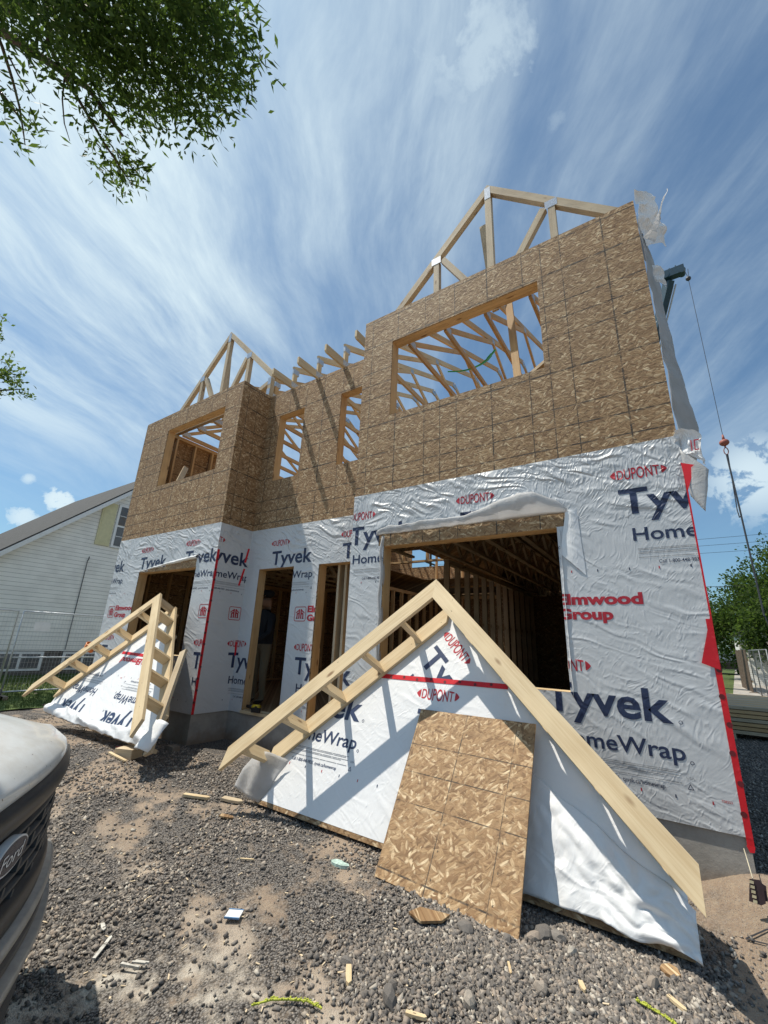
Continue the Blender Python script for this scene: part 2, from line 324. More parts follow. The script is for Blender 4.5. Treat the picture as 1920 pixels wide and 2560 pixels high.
class MB:
    """collects solid pieces; build() makes ONE mesh object"""
    def __init__(s): s.v = []; s.f = []; s.uv = []
    def poly(s, pts, uv=None):
        i = len(s.v); s.v += [Vector(p) for p in pts]; s.f.append(tuple(range(i, i + len(pts))))
        s.uv += uv if uv else [(0, 0)] * len(pts)
    def prism(s, pts, n, t, ud=None):
        """convex planar polygon pts (counter-clockwise seen from +n) extruded by -n*t"""
        pts = [Vector(p) for p in pts]; n = Vector(n).normalized(); ud = Vector(ud).normalized() if ud is not None else (pts[1] - pts[0]).normalized()
        vd = n.cross(ud); ru, rv = random.uniform(0, 50), random.uniform(0, 50)
        q = [p - n * t for p in pts]
        uf = lambda p, o=0: (p.dot(ud) + ru, p.dot(vd) + rv + o)
        s.poly(pts, [uf(p) for p in pts]); s.poly(q[::-1], [uf(p, 7) for p in q[::-1]])
        for i in range(len(pts)):
            j = (i + 1) % len(pts)
            s.poly([pts[j], pts[i], q[i], q[j]], [uf(pts[j], 0), uf(pts[i], 0), uf(q[i], t), uf(q[j], t)] if abs((pts[j] - pts[i]).normalized().dot(ud)) > .5 else
                   [(ru + pts[j].dot(vd) * .1, rv), (ru + pts[i].dot(vd) * .1, rv), (ru + t * .1, rv + .03), (ru + t * .1, rv + .03)])
    def board(s, a, b, wd, th, up=(0, 0, 1)):
        """board from a to b: wd measured along 'up' (made perpendicular), th across"""
        a, b = Vector(a), Vector(b); d = (b - a).normalized(); up = Vector(up); up = (up - d * up.dot(d))
        if up.length < 1e-5: up = d.orthogonal()
        up.normalize(); sd_ = d.cross(up)
        p = [a - up * wd / 2, b - up * wd / 2, b + up * wd / 2, a + up * wd / 2]
        n = -sd_ if False else (p[1] - p[0]).cross(p[3] - p[0]).normalized()
        s.prism([x + n * th / 2 for x in p], n, th, d)
    def box(s, lo, hi):
        a, b = Vector(lo), Vector(hi); dx = b - a
        ax = max(range(3), key=lambda i: dx[i])
        u = Vector((0, 0, 0)); u[ax] = 1
        s.prism([(a.x, a.y, b.z), (b.x, a.y, b.z), (b.x, b.y, b.z), (a.x, b.y, b.z)], (0, 0, 1), dx.z, u) if ax != 2 else \
        s.prism([(b.x, a.y, a.z), (b.x, b.y, a.z), (b.x, b.y, b.z), (b.x, a.y, b.z)], (1, 0, 0), dx.x, u)
    def tube(s, pts, r, n=8, caps=True, closed=False):
        pts = [Vector(p) for p in pts]; rs = r if isinstance(r, (list, tuple)) else [r] * len(pts); rings = []; ref = None
        for i, p in enumerate(pts):
            d = ((pts[min(i + 1, len(pts) - 1)] - pts[max(i - 1, 0)]) if not closed else (pts[(i + 1) % len(pts)] - pts[i - 1]))
            if d.length < 1e-9: d = Vector((0, 0, 1))
            d.normalize()
            if ref is None: ref = d.orthogonal().normalized()
            ref = (ref - d * ref.dot(d)).normalized(); b = d.cross(ref); k = len(s.v)
            for j in range(n):
                a = 2 * PI * j / n; s.v.append(p + (ref * math.cos(a) + b * math.sin(a)) * rs[i])
            rings.append(k)
        m_ = len(rings)
        for i in range(m_ if closed else m_ - 1):
            a, b = rings[i], rings[(i + 1) % m_]
            for j in range(n):
                k = (j + 1) % n; s.f.append((a + j, a + k, b + k, b + j)); s.uv += [(i * .1, j * .02), (i * .1, j * .02 + .02), (i * .1 + .1, j * .02 + .02), (i * .1 + .1, j * .02)]
        if caps and not closed:
            s.f.append(tuple(rings[0] + j for j in range(n))[::-1]); s.uv += [(0, 0)] * n
            s.f.append(tuple(rings[-1] + j for j in range(n))); s.uv += [(0, 0)] * n
        return s
    def ball(s, c, r, seg=10, rng=7, sq=(1, 1, 1)):
        c = Vector(c); k = len(s.v)
        for i in range(rng + 1):
            th = PI * i / rng
            for j in range(seg):
                a = 2 * PI * j / seg
                s.v.append(c + Vector((math.sin(th) * math.cos(a) * r * sq[0], math.sin(th) * math.sin(a) * r * sq[1], math.cos(th) * r * sq[2])))
        for i in range(rng):
            for j in range(seg):
                j2 = (j + 1) % seg; s.f.append((k + i * seg + j, k + (i + 1) * seg + j, k + (i + 1) * seg + j2, k + i * seg + j2)); s.uv += [(0, 0)] * 4
        return s
    def disc(s, c, n, r, t, seg=20, ry=None):
        c, n = Vector(c), Vector(n).normalized(); a = n.orthogonal().normalized(); b = n.cross(a)
        s.prism([c + a * math.cos(2 * PI * i / seg) * r + b * math.sin(2 * PI * i / seg) * (ry or r) for i in range(seg)], n, t, a)
        return s
    def build(s, name, mat, parent=None, smooth=False, world=None):
        return mkobj(name, s.v, s.f, mat, parent, s.uv, smooth, world=world)

def grid_wall(name, mapf, s0, s1, z0, z1, holes, th, mat, parent, clip=None):
    """slab with rectangular holes. mapf(s,z,d) -> world, d = depth inward"""
    S = sorted({s0, s1, *[min(max(h[i], s0), s1) for h in holes for i in (0, 1)]}); Z = sorted({z0, z1, *[min(max(h[i], z0), z1) for h in holes for i in (2, 3)]})
    inn = lambda s, z: s0 < s < s1 and z0 < z < z1 and not any(h[0] < s < h[1] and h[2] < z < h[3] for h in holes)
    mb = MB(); 
    for i in range(len(S) - 1):
        for j in range(len(Z) - 1):
            a, b, c, d = S[i], S[i + 1], Z[j], Z[j + 1]; ms, mz = (a + b) / 2, (c + d) / 2
            if not inn(ms, mz): continue
            q = lambda *p: [mapf(*x) for x in p]
            mb.poly(q((a, c, 0), (b, c, 0), (b, d, 0), (a, d, 0))); mb.poly(q((a, d, th), (b, d, th), (b, c, th), (a, c, th)))
            e = 1e-4
            if not inn(a - e, mz): mb.poly(q((a, c, th), (a, c, 0), (a, d, 0), (a, d, th)))
            if not inn(b + e, mz): mb.poly(q((b, c, 0), (b, c, th), (b, d, th), (b, d, 0)))
            if not inn(ms, c - e): mb.poly(q((a, c, th), (b, c, th), (b, c, 0), (a, c, 0)))
            if not inn(ms, d + e): mb.poly(q((a, d, 0), (b, d, 0), (b, d, th), (a, d, th)))
    return mb.build(name, mat, parent)

# ------------------------------------------------------------------ lettering
_tc = {}
def text2d(s, bold=0.0):
    if (s, bold) in _tc: return _tc[(s, bold)]
    cu = bpy.data.curves.new('t', 'FONT'); cu.body = s; cu.size = 1.0; cu.offset = bold; cu.resolution_u = 3; cu.fill_mode = 'FRONT'
    o = bpy.data.objects.new('t', cu); COL.objects.link(o); bpy.context.view_layer.update()
    me = bpy.data.meshes.new_from_object(o.evaluated_get(bpy.context.evaluated_depsgraph_get()))
    me.calc_loop_triangles(); v = np.array([x.co[:2] for x in me.vertices]).reshape(-1, 2); t = np.array([x.vertices[:] for x in me.loop_triangles]).reshape(-1, 3)
    bpy.data.objects.remove(o); bpy.data.curves.remove(cu); bpy.data.meshes.remove(me)
    _tc[(s, bold)] = (v, t); return v, t
def capbox(ch, bold):
    v, _ = text2d(ch, bold); return v[:, 1].min(), v[:, 1].max()
def fit(s, x0, x1, z0, z1, ref, bold=.02):
    """text s stretched to x0..x1; letter 'ref' spans z0..z1. returns triangles (n,3,2)"""
    v, t = text2d(s, bold); a, b = capbox(ref, bold); xa, xb = v[:, 0].min(), v[:, 0].max()
    w_ = np.empty_like(v); w_[:, 0] = x0 + (v[:, 0] - xa) / (xb - xa) * (x1 - x0); w_[:, 1] = z0 + (v[:, 1] - a) / (b - a) * (z1 - z0)
    return w_[t]
def polytri(pts):
    p = np.array(pts, float); return np.array([[p[0], p[i], p[i + 1]] for i in range(1, len(p) - 1)])
def bar(x0, x1, z0, z1): return polytri([(x0, z0), (x1, z0), (x1, z1), (x0, z1)])
def ringtri(cx, cz, r, w_, n=14):
    o = []
    for i in range(n):
        a, b = 2 * PI * i / n, 2 * PI * (i + 1) / n
        P = [(cx + rr * math.cos(t), cz + rr * math.sin(t)) for rr, t in ((r, a), (r, b), (r - w_, b), (r - w_, a))]
        o.append(polytri(P))
    return np.concatenate(o)
def strokes(pl, wd):
    o = []
    for (x0, z0), (x1, z1) in pl:
        d = np.array([x1 - x0, z1 - z0]); l = np.hypot(*d); n = np.array([-d[1], d[0]]) / l * wd / 2; a, b = np.array([x0, z0]), np.array([x1, z1]); e = d / l * wd * .2
        o.append(polytri([a - n - e, b - n + e, b + n + e, a + n - e]))
    return np.concatenate(o)
def dupont(x, z):
    v = fit('DUPONT', x + .052, x + .358, z, z + .072, 'D', .012)
    cx = x + .205; f = 1 + .42 * np.clip(1 - ((v[..., 0] - cx) / .17) ** 2, -.2, 1); v = v.copy(); v[..., 1] = z + .036 + (v[..., 1] - z - .036) * f
    k = [v]
    for sg, bx in ((-1, x + .040), (1, x + .370)):
        arc = [(bx, z + .036 + t * .034) for t in (-1, 1)]
        k.append(polytri([(bx, z + .000), (bx, z + .072), (bx + sg * .018, z + .062), (bx + sg * .034, z + .045), (bx + sg * .040, z + .036), (bx + sg * .034, z + .027), (bx + sg * .018, z + .010)]))
    return np.concatenate(k)
def hh_logo(x, z, w_=.225, h=.205):
    o = []
    t = .010; r = .03
    cor = [(x + r, z + r, PI), (x + w_ - r, z + r, 1.5 * PI), (x + w_ - r, z + h - r, 0), (x + r, z + h - r, .5 * PI)]
    pts = [(cx + r * math.cos(a0 + k * PI / 8), cz + r * math.sin(a0 + k * PI / 8)) for cx, cz, a0 in cor for k in range(5)]
    pin = [(cx + (r - t) * math.cos(a0 + k * PI / 8), cz + (r - t) * math.sin(a0 + k * PI / 8)) for cx, cz, a0 in cor for k in range(5)]
    frame = np.concatenate([polytri([pts[i], pts[(i + 1) % 20], pin[(i + 1) % 20], pin[i]]) for i in range(20)])
    cx = x + w_ / 2; b = z + .035; T = z + h - .035
    g = [bar(cx - .030, cx - .006, b, T), bar(cx + .006, cx + .030, b, T)]                       # the two tall stems
    for sg in (-1, 1):
        X = lambda q: cx + sg * q
        g.append(polytri([(X(.030), b + .085), (X(.030), b + .062), (X(.050), b + .060), (X(.062), b + .072), (X(.050), b + .085)]))
        g.append(polytri([(X(.046), b), (X(.068), b), (X(.068), b + .066), (X(.058), b + .080), (X(.046), b + .070)]))
        g.append(polytri([(X(.030), T - .030), (X(.085), T - .062), (X(.085), T - .048), (X(.030), T - .008)]))
        g.append(bar(min(X(.006), X(.076)), max(X(.006), X(.076)), b - .006, b + .006) if False else polytri([(X(.040), b), (X(.074), b), (X(.074), b + .012), (X(.040), b + .012)]))
    return frame, np.concatenate(g)
def block(x, dz=0.0, logo=True, part='all'):
    """one repeat of the printed pattern, origin at the left end of the top oval word; returns {ink: triangles}"""
    z = dz; nv, rd, gy = [], [], []
    rd.append(dupont(x, z + 2.845))
    nv += [fit('Tyvek', x + .045, x + .905, z + 2.53, z + 2.75, 'T', .022), ringtri(x + .945, z + 2.545, .013, .004)]
    nv += [fit('HomeWrap', x + .11, x + .945, z + 2.305, z + 2.412, 'H', .014), ringtri(x + .975, z + 2.30, .012, .004)]
    nv.append(fit('Call 1-800-448-9835  tyvek.ca/homewrap', x + .26, x + .80, z + 2.118, z + 2.146, 'C', .004))
    for k, zz_ in enumerate((2.238, 2.228, 2.210, 2.200, 2.168)):
        q = x + .13
        while q < x + .90 - (.12 if k in (1, 3) else 0):
            l = random.uniform(.05, .16); gy.append(bar(q, min(q + l, x + .90), z + zz_, z + zz_ + .0045)); q += l + .006
    nv.append(strokes([((x + .93, z + 2.14), (x + .96, z + 2.14)), ((x + .96, z + 2.14), (x + .945, z + 2.17)), ((x + .945, z + 2.17), (x + .93, z + 2.14))], .004))
    gy.append(fit('USA', x + .93, x + .975, z + 2.20, z + 2.215, 'U', .01))
    for k in range(7): (rd if k % 2 else nv).append(bar(x + .05 + .2 * k, x + .058 + .2 * k, z + 2.075, z + 2.095))
    if logo:
        fr, g = hh_logo(x + .665, z + 1.683); rd += [g, fr]
        rd += [fit('Elmwood', x + .915, x + 1.545, z + 1.808, z + 1.90, 'E', .045), fit('Group', x + .915, x + 1.33, z + 1.688, z + 1.780, 'G', .045)]
        rd.append(fit('T08253', x + 1.10, x + 1.155, z + 2.10, z + 2.114, 'T', .01))
    return {'navy': np.concatenate(nv), 'red': np.concatenate(rd), 'grey': np.concatenate(gy)}
def clip_poly(p, edges):
    for (ax, ay, nx, ny) in edges:
        if not p: return p
        q = []; d = [(x - ax) * nx + (y - ay) * ny for x, y in p]
        for i in range(len(p)):
            j = (i + 1) % len(p)
            if d[i] >= 0: q.append(p[i])
            if (d[i] >= 0) != (d[j] >= 0):
                t = d[i] / (d[i] - d[j]); q.append((p[i][0] + (p[j][0] - p[i][0]) * t, p[i][1] + (p[j][1] - p[i][1]) * t))
        p = q
    return p
def edges_of(poly):
    e = []
    for i in range(len(poly)):
        a, b = poly[i], poly[(i + 1) % len(poly)]; e.append((a[0], a[1], -(b[1] - a[1]), b[0] - a[0]))
    return e
def rect(a, b, c, d): return [(a, c), (b, c), (b, d), (a, d)]
def print_on(parent, blocks, keeps, mapf, flat, names=('navy_lettering', 'red_lettering', 'fine_print'), world=None):
    """blocks: list of ink dicts already placed in (s,z); keeps: convex polygons (ccw)"""
    for ink, nm in zip(('navy', 'red', 'grey'), names):
        V, Fc = [], []
        T = [b[ink] for b in blocks if ink in b and len(b[ink])]
        if not T: continue
        T = np.concatenate(T)
        for kp in keeps:
            k = np.array(kp); ed = edges_of(kp); lo, hi = k.min(0), k.max(0)
            ok = (T[:, :, 0].min(1) < hi[0]) & (T[:, :, 0].max(1) > lo[0]) & (T[:, :, 1].min(1) < hi[1]) & (T[:, :, 1].max(1) > lo[1])
            for t in T[ok]:
                p = clip_poly([tuple(x) for x in t], ed)
                if len(p) >= 3:
                    i = len(V); V += [mapf(x, y) for x, y in p]; Fc.append(tuple(range(i, i + len(p))))
        if Fc: mkobj(nm, V, Fc, M_INK[(ink, flat)], parent, world=world)
def xform(b, ang, ox, oz, px_=0.0, pz_=0.0):
    """rotate block about (px,pz) by ang and move that point to (ox,oz)"""
    c, s = math.cos(ang), math.sin(ang); r = {}
    for k, T in b.items():
        x, z = T[..., 0] - px_, T[..., 1] - pz_; r[k] = np.stack([ox + c * x - s * z, oz + s * x + c * z], -1)
    return r

# ------------------------------------------------------------------ ground
def smooth(a, b, t): 
    t = min(1, max(0, (t - a) / (b - a))); return t * t * (3 - 2 * t)
def gz(x, y):
    z = 0.0 if y > -1.4 else (max(y, -6) + 1.4) * .096
    z += .20 * math.exp(-((x + .3) / 1.7) ** 2) * math.exp(-((y + 1.85) / .45) ** 2) if y > -1.85 else .20 * math.exp(-((x + .3) / 1.7) ** 2) * math.exp(-((y + 1.85) / 1.3) ** 2)
    z += .235 * math.exp(-((x - 6.02) / .42) ** 2) * math.exp(-((y + .68) / .36) ** 2)
    z -= .055 * smooth(1.2, 2.4, x) * math.exp(-((y + 1.15) / .42) ** 2)
    if x < -4.0: z += .22 * smooth(-4.0, -6.5, x) if False else .22 * smooth(4.0, 6.5, -x)
    if x > 6.0: z += .06 * smooth(6.0, 6.5, x) * math.exp(-((y - 1.5) / 2.2) ** 2)
    return z
from mathutils import noise as MN
def gzn(x, y):
    return gz(x, y) + .018 * MN.noise(Vector((x * 1.7, y * 1.7, 0))) + .007 * MN.noise(Vector((x * 6, y * 6, 3)))
xs = np.concatenate([-np.geomspace(900, 9, 22), np.arange(-8, 2.2, .16), np.arange(2.2, 6.6, .045), np.arange(6.6, 10, .2), np.geomspace(10.5, 900, 24)])
ys = np.concatenate([-np.geomspace(900, 7, 18), np.arange(-6, -3.6, .2), np.arange(-3.6, .6, .045), np.arange(.6, 8, .3), np.geomspace(8.5, 900, 26)])
V = [(x, y, gzn(x, y) if abs(x) < 12 and -7 < y < 9 else gz(x, y)) for y in ys for x in xs]; nx = len(xs)
Fg = [(j * nx + i, j * nx + i + 1, (j + 1) * nx + i + 1, (j + 1) * nx + i) for j in range(len(ys) - 1) for i in range(nx - 1)]
m = MT('dirt_and_gravel'); o = m.coords(); x, y, z = m.sep(o)[:3]
dirt = m.mix(m.ramp(m.noise(o, 1.3, 5, .6), .35, .65), (0.25, 0.185, 0.135), (0.37, 0.285, 0.215))
dirt = m.mix(m.ramp(m.noise(o, 30.0, 5, .7), .35, .7), dirt, (0.33, 0.26, 0.19))
vo = m.voro(o, 95.0); sr, sg_, sb = m.sep(vo['Color'])[:3]
v2 = m.voro(o, 170.0); q1_, q2_, q3_ = m.sep(v2['Color'])[:3]
dirt = m.mix(m.math('MULTIPLY', m.math('GREATER_THAN', q1_, .55), m.ramp(v2['Distance'], .5, .3)), dirt, m.mix(q2_, (0.09, 0.08, 0.075), (0.34, 0.30, 0.26)))
stn = m.mix(sr, (0.125, 0.115, 0.108), (0.31, 0.285, 0.26)); stn = m.mix(m.ramp(sg_, .86, .9), stn, (0.26, 0.22, 0.18))
stn = m.mix(m.ramp(vo['Distance'], .35, .75), stn, (0.03, 0.026, 0.024))
cov = m.noise(o, .9, 5, .65)
# dust lies pale near the street, gravel thick by the wall
dusty = m.math('MULTIPLY', m.ramp(m.math('ADD', y, m.math('MULTIPLY', cov, 1.0)), -1.75, -2.6), m.ramp(x, 4.9, 4.2))
dirt = m.mix(m.math('MULTIPLY', dusty, m.ramp(m.noise(o, 3.0, 5, .65), .34, .60, 0, .95)), dirt, (0.66, 0.62, 0.54))
gmask = m.ramp(m.math('ADD', cov, m.math('MULTIPLY', m.noise(o, 7.0, 4), .35)), .60, .72)
bare = m.math('MULTIPLY', m.ramp(x, 5.55, 5.8), m.math('MULTIPLY', m.ramp(y, -3.0, -1.8), m.ramp(y, -.1, -.45)))
gmask = m.math('MULTIPLY', gmask, m.math('SUBTRACT', 1.0, bare))
gmask = m.math('MAXIMUM', gmask, m.math('MULTIPLY', m.ramp(y, -.5, .3), m.ramp(y, 14.0, 10.0)))
c = m.mix(gmask, dirt, stn)
far = m.ramp(m.math('ABSOLUTE', m.math('SUBTRACT', x, 2.0)), 6.0, 6.6)
grn = m.mix(m.noise(o, 3.0, 5), (0.045, 0.075, 0.018), (0.11, 0.14, 0.045))
c = m.mix(m.ramp(y, 14.5, 16.0), c, grn)
bh = m.math('ADD', m.math('MULTIPLY', m.math('SUBTRACT', 1.0, v2['Distance']), .35), m.math('ADD', m.math('MULTIPLY', m.math('SUBTRACT', 1.0, vo['Distance']), m.ramp(gmask, 0, 1, .25, 1.0)), m.math('MULTIPLY', m.noise(o, 45.0, 5, .7), .8)))
M_GROUND = m.fin(c, .92, None, m.bump(bh, .012, .9), .25)
g = mkobj('ground', V, Fg, M_GROUND, smooth=True); tag(g, 'bare brown dirt and crushed grey gravel in front of the new house', None, None, 'structure')

# gravel: one mesh of small angular stones
def stones(n, areas, dens, rlo, rhi, seed, tmax=900000):
    r = np.random.default_rng(seed); P = []
    while len(P) < n:
        k = r.choice(len(areas), p=np.array([a[4] for a in areas]) / sum(a[4] for a in areas)); a = areas[k]
        x, y = r.uniform(a[0], a[1]), r.uniform(a[2], a[3])
        if -3.3 < x < 5.98 and y > -.62 and not (0 < x < 2.64 and y < 0): continue
        d = dens(x, y)
        if r.random() > d: continue
        P.append((x, y))
    P = np.array(P); n = len(P)
    base = np.array([(-1, -1, -.8), (1, -1, -.7), (1, 1, -.8), (-1, 1, -.7), (-.7, -.8, .7), (.8, -.6, .8), (.6, .8, .65), (-.8, .7, .8)])
    sc_ = np.exp(r.uniform(math.log(rlo), math.log(rhi), n)) ; vs = base[None] + r.uniform(-.55, .55, (n, 8, 3)); vs *= (sc_[:, None] * r.uniform(.5, 1.45, (n, 3)))[:, None, :] * np.array([1, 1, .72])
    q = r.normal(size=(n, 4)); q[:, 1:3] *= .5; q /= np.linalg.norm(q, axis=1)[:, None]; w0, x0, y0, z0 = q[:, 0], q[:, 1], q[:, 2], q[:, 3]
    Rm = np.stack([np.stack([1 - 2 * (y0**2 + z0**2), 2 * (x0 * y0 - z0 * w0), 2 * (x0 * z0 + y0 * w0)], -1), np.stack([2 * (x0 * y0 + z0 * w0), 1 - 2 * (x0**2 + z0**2), 2 * (y0 * z0 - x0 * w0)], -1), np.stack([2 * (x0 * z0 - y0 * w0), 2 * (y0 * z0 + x0 * w0), 1 - 2 * (x0**2 + y0**2)], -1)], 1)
    vs = np.einsum('nij,nkj->nki', Rm, vs)
    z = np.array([gzn(a, b) for a, b in P]) + sc_ * r.uniform(.05, .8, n)
    vs[:, :, 0] += P[:, 0, None]; vs[:, :, 1] += P[:, 1, None]; vs[:, :, 2] += z[:, None]
    fb = np.array([(0, 3, 2, 1), (4, 5, 6, 7), (0, 1, 5, 4), (1, 2, 6, 5), (2, 3, 7, 6), (3, 0, 4, 7)])
    fc = (fb[None] + 8 * np.arange(n)[:, None, None]).reshape(-1, 4)
    me = bpy.data.meshes.new('gravel'); me.vertices.add(n * 8); me.vertices.foreach_set('co', vs.astype(np.float32).ravel())
    me.loops.add(n * 24); me.loops.foreach_set('vertex_index', fc.astype(np.int32).ravel()); me.polygons.add(n * 6)
    me.polygons.foreach_set('loop_start', np.arange(0, n * 24, 4, dtype=np.int32)); me.update(calc_edges=True)
    at = me.attributes.new('tone', 'FLOAT', 'POINT'); at.data.foreach_set('value', np.repeat(r.random(n), 8).astype(np.float32))
    me.materials.append(M_STONES); o = bpy.data.objects.new('gravel', me); COL.objects.link(o); return o
m = MT('crushed_stone'); at = m.n('ShaderNodeAttribute', attribute_name='tone'); cr = m.n('ShaderNodeValToRGB'); m.set(cr.inputs[0], at.outputs['Fac']); e = cr.color_ramp.elements
cr.color_ramp.interpolation = 'LINEAR'; e[0].color = (0.095, 0.088, 0.084, 1); e[1].color = (0.56, 0.52, 0.45, 1)
for p, cc in ((.35, (0.135, .125, .119)), (.62, (0.215, .197, .182)), (.80, (0.30, .245, .20)), (.93, (0.42, .375, .32))): q = e.new(p); q.color = (*cc, 1)
n1 = m.noise(m.coords(), 55.0, 4, .65)
M_STONES = m.fin(m.mix(m.ramp(n1, .35, .7, .0, .45), cr.outputs[0], (0.30, 0.26, 0.21)), .88, None, m.bump(m.noise(m.coords(), 160.0, 3), .002, .7), .3)
def dens(x, y):
    d = .20 + .75 * MN.noise(Vector((x * 1.3, y * 1.3, 5))) + .55 * MN.noise(Vector((x * 3.4, y * 3.4, 9)))
    pile = math.exp(-((y + 1.45) / .55) ** 2) * smooth(3.9, 4.6, x); pile = max(pile, smooth(4.35, 5.0, x + .45 * (y + 2)) * smooth(5.95, 5.5, x + (y + 1.3) * -.1) if x < 9 else 0)
    d += 1.2 * pile
    d -= .75 * math.exp(-(((x - 3.55) / .55) ** 2 + ((y + 2.35) / .45) ** 2)) + .6 * math.exp(-(((x - 3.2) / .25) ** 2 + ((y + 1.72) / .12) ** 2))
    if x > 5.6 and y < -.15: d = .05 + .25 * d * (x < 5.75)
    if x > 5.95 and y > -.15: d = 1
    if x < 2.9: d += .22
    if y > -1.3 and x < 3.5: d += .4
    d = max(d, .10)
    return d
gv = stones(125000, [(2.6, 6.3, -3.4, -1.0, 6.0), (3.9, 5.7, -2.5, -1.2, 4.5), (-.6, 2.8, -3.2, -.62, 3.2), (-3.6, -.6, -3.4, -.7, .5), (5.95, 8.4, -.3, 8.0, 5.0)], dens, .0028, .0120, 3)
tag(gv, 'crushed grey stone strewn over the dirt in front of the house', 'gravel', None, 'stuff')

# ================================================================== THE HOUSE UNDER CONSTRUCTION
X1, X2, XL, XR, YB, YK = -3.217, 0.0, 2.642, 5.930, -.608, 8.8
ZB, ZM, ZT = .386, 3.145, 5.750
house = thing('unfinished_house', 'two storey wood framed house half wrapped in white printed membrane with bare roof trusses', 'house')
mb = MB()
for a, b in (((X1 + .01, YB + .012, -.4), (X2 - .012, YB + .21, ZB)), ((X2 - .21, YB + .21, -.4), (X2 - .012, .012, ZB)), ((X2 - .21, .012, -.4), (XL + .21, .21, ZB)),
             ((XL + .012, YB + .21, -.4), (XL + .21, .012, ZB)), ((XL + .012, YB + .012, -.4), (XR - .01, YB + .21, ZB)), ((XR - .21, YB + .21, -.4), (XR - .01, YK - .21, ZB)),
             ((X1 + .01, YB + .21, -.4), (X1 + .21, YK - .21, ZB)), ((X1 + .01, YK - .21, -.4), (XR - .01, YK - .01, ZB))): mb.box(a, b)
mb.build('foundation', M_CONC, house)
fr = lambda y0: (lambda s, z, d: (s, y0 + d, z))
exR = lambda x0: (lambda s, z, d: (x0 - d, s, z))        # wall facing +x
exL = lambda x0: (lambda s, z, d: (x0 + d, -s, z))       # wall facing -x, s = -y
# ---- sheathing with its openings
WB, WA = (3.103, 4.967, 4.155, 5.259), (3.100, 4.953, 1.128, 2.484)      # big bay: upper and lower opening
VB, VA = (-2.291, -.444, 4.152, 5.372), (-2.240, -.484, 1.125, 2.470)    # left bay
N1, N2, D1, D2 = (.318, .931, 4.000, 5.253), (1.738, 2.46, 4.000, 5.253), (.285, 1.073, .43, 2.484), (1.585, 2.46, .43, 2.484)
T = .011
grid_wall('sheathing', fr(YB), XL, XR, ZB, ZT, [WB, WA], T, M_OSB, house)
grid_wall('sheathing', fr(YB), X1, X2, ZB, ZT, [VB, VA], T, M_OSB, house)
grid_wall('sheathing', fr(0), X2, XL, ZB, ZT, [N1, N2, D1, D2], T, M_OSB, house)
grid_wall('sheathing', exR(X2), YB + T, 0, ZB, ZT, [], T, M_OSB, house)
grid_wall('sheathing', exL(XL), 0, -YB - T, ZB, ZT, [], T, M_OSB, house)
grid_wall('sheathing', exR(XR), YB + T, YK, ZB, ZT, [(3.0, 4.6, 4.2, 5.3)], T, M_OSB, house)
grid_wall('sheathing', exL(X1), -YK, -YB - T, ZB, ZT, [], T, M_OSB, house)
grid_wall('sheathing', lambda s, z, d: (s, YK - d, z), X1 + T, XR - T, ZB, ZT, [(-1.5, 0, 1.2, 2.4), (3.5, 5.2, .5, 2.5), (-2, 0, 4.1, 5.3), (1.0, 2.4, 4.1, 5.3)], T, M_OSB, house)
# ---- rough opening frames: 2x6 jambs, sill and a built-up header behind the sheathing
def opening(h, y0, sill=True, hdr=.24, ply=2):
    a, b, c, d = h; y1, y2 = y0 + T, y0 + T + .14
    o = bpy.data.objects.new('window_frame' if sill else 'door_frame', None); COL.objects.link(o); o.parent = house; o.location = ((a + b) / 2, y0, c)
    inv = Matrix.Translation((-(a + b) / 2, -y0, -c))
    def pc(nm, f, mt=M_WOODY):
        q = MB(); f(q); r = q.build(nm, mt, o); r.data.transform(inv); return r
    e = .003
    pc('jamb', lambda q: (q.box((a - .038 * ply, y1, c - .04), (a + e, y2, d + .04))))
    pc('jamb', lambda q: (q.box((b - e, y1, c - .04), (b + .038 * ply, y2, d + .04))))
    def hd(q):
        for k in range(3): q.box((a + e, y1 + k * .0475, d - e - .0005 * k), (b - e, y1 + k * .0475 + .045, d + hdr))
    pc('header', hd)
    if sill: pc('sill', lambda q: q.box((a + e, y1, c - .038), (b - e, y2, c + e)), M_WOOD)
    else: pc('sill', lambda q: q.box((a + e, y0 - .02, c - .044), (b - e, y2, c - .005)), M_WOOD)
for h, y0, s in ((WB, YB, 1), (WA, YB, 1), (VB, YB, 1), (VA, YB, 1), (N1, 0, 1), (N2, 0, 1), (D1, 0, 0), (D2, 0, 0)): opening(h, y0, bool(s))
# studs seen just inside the second doorway
for x in (1.80, 1.93, 2.16):
    q = MB(); q.box((x, .16, .40), (x + .038, .30, 2.74)); q.build('stud', M_WOOD2, house)
# ---- house wrap over the lower storey
def wrap(mapf, s0, s1, holes, keeps, blocks, top=ZM, bot=ZB, off=.004):
    f = lambda s, z, d: mapf(s, z, d - off)
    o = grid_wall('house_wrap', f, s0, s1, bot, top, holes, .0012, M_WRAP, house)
    print_on(o, blocks, keeps, lambda s, z: f(s, z, -.0022), 0)
    return o
B = [block(2.56), block(3.989), block(5.417), block(1.85, -1.545), block(3.28, -1.545), block(4.71, -1.545)]
HA1, HA2 = (3.100, 4.953, 1.128, 2.49), (3.03, 5.03, 2.49, 2.63)
wrap(fr(YB), XL - .004, XR + .004, [HA1, HA2], [rect(XL, 3.03, ZB, ZM), rect(3.03, 5.03, 2.63, ZM), rect(5.03, XR, ZB, ZM), rect(3.03, 3.10, ZB, 2.49), rect(4.953, 5.03, ZB, 2.49), rect(3.10, 4.953, ZB, 1.128)], B)
B = [block(-3.737), block(-2.307), block(-.88), block(-3.05, -1.545), block(-1.62, -1.545), block(-.209, -1.545)]
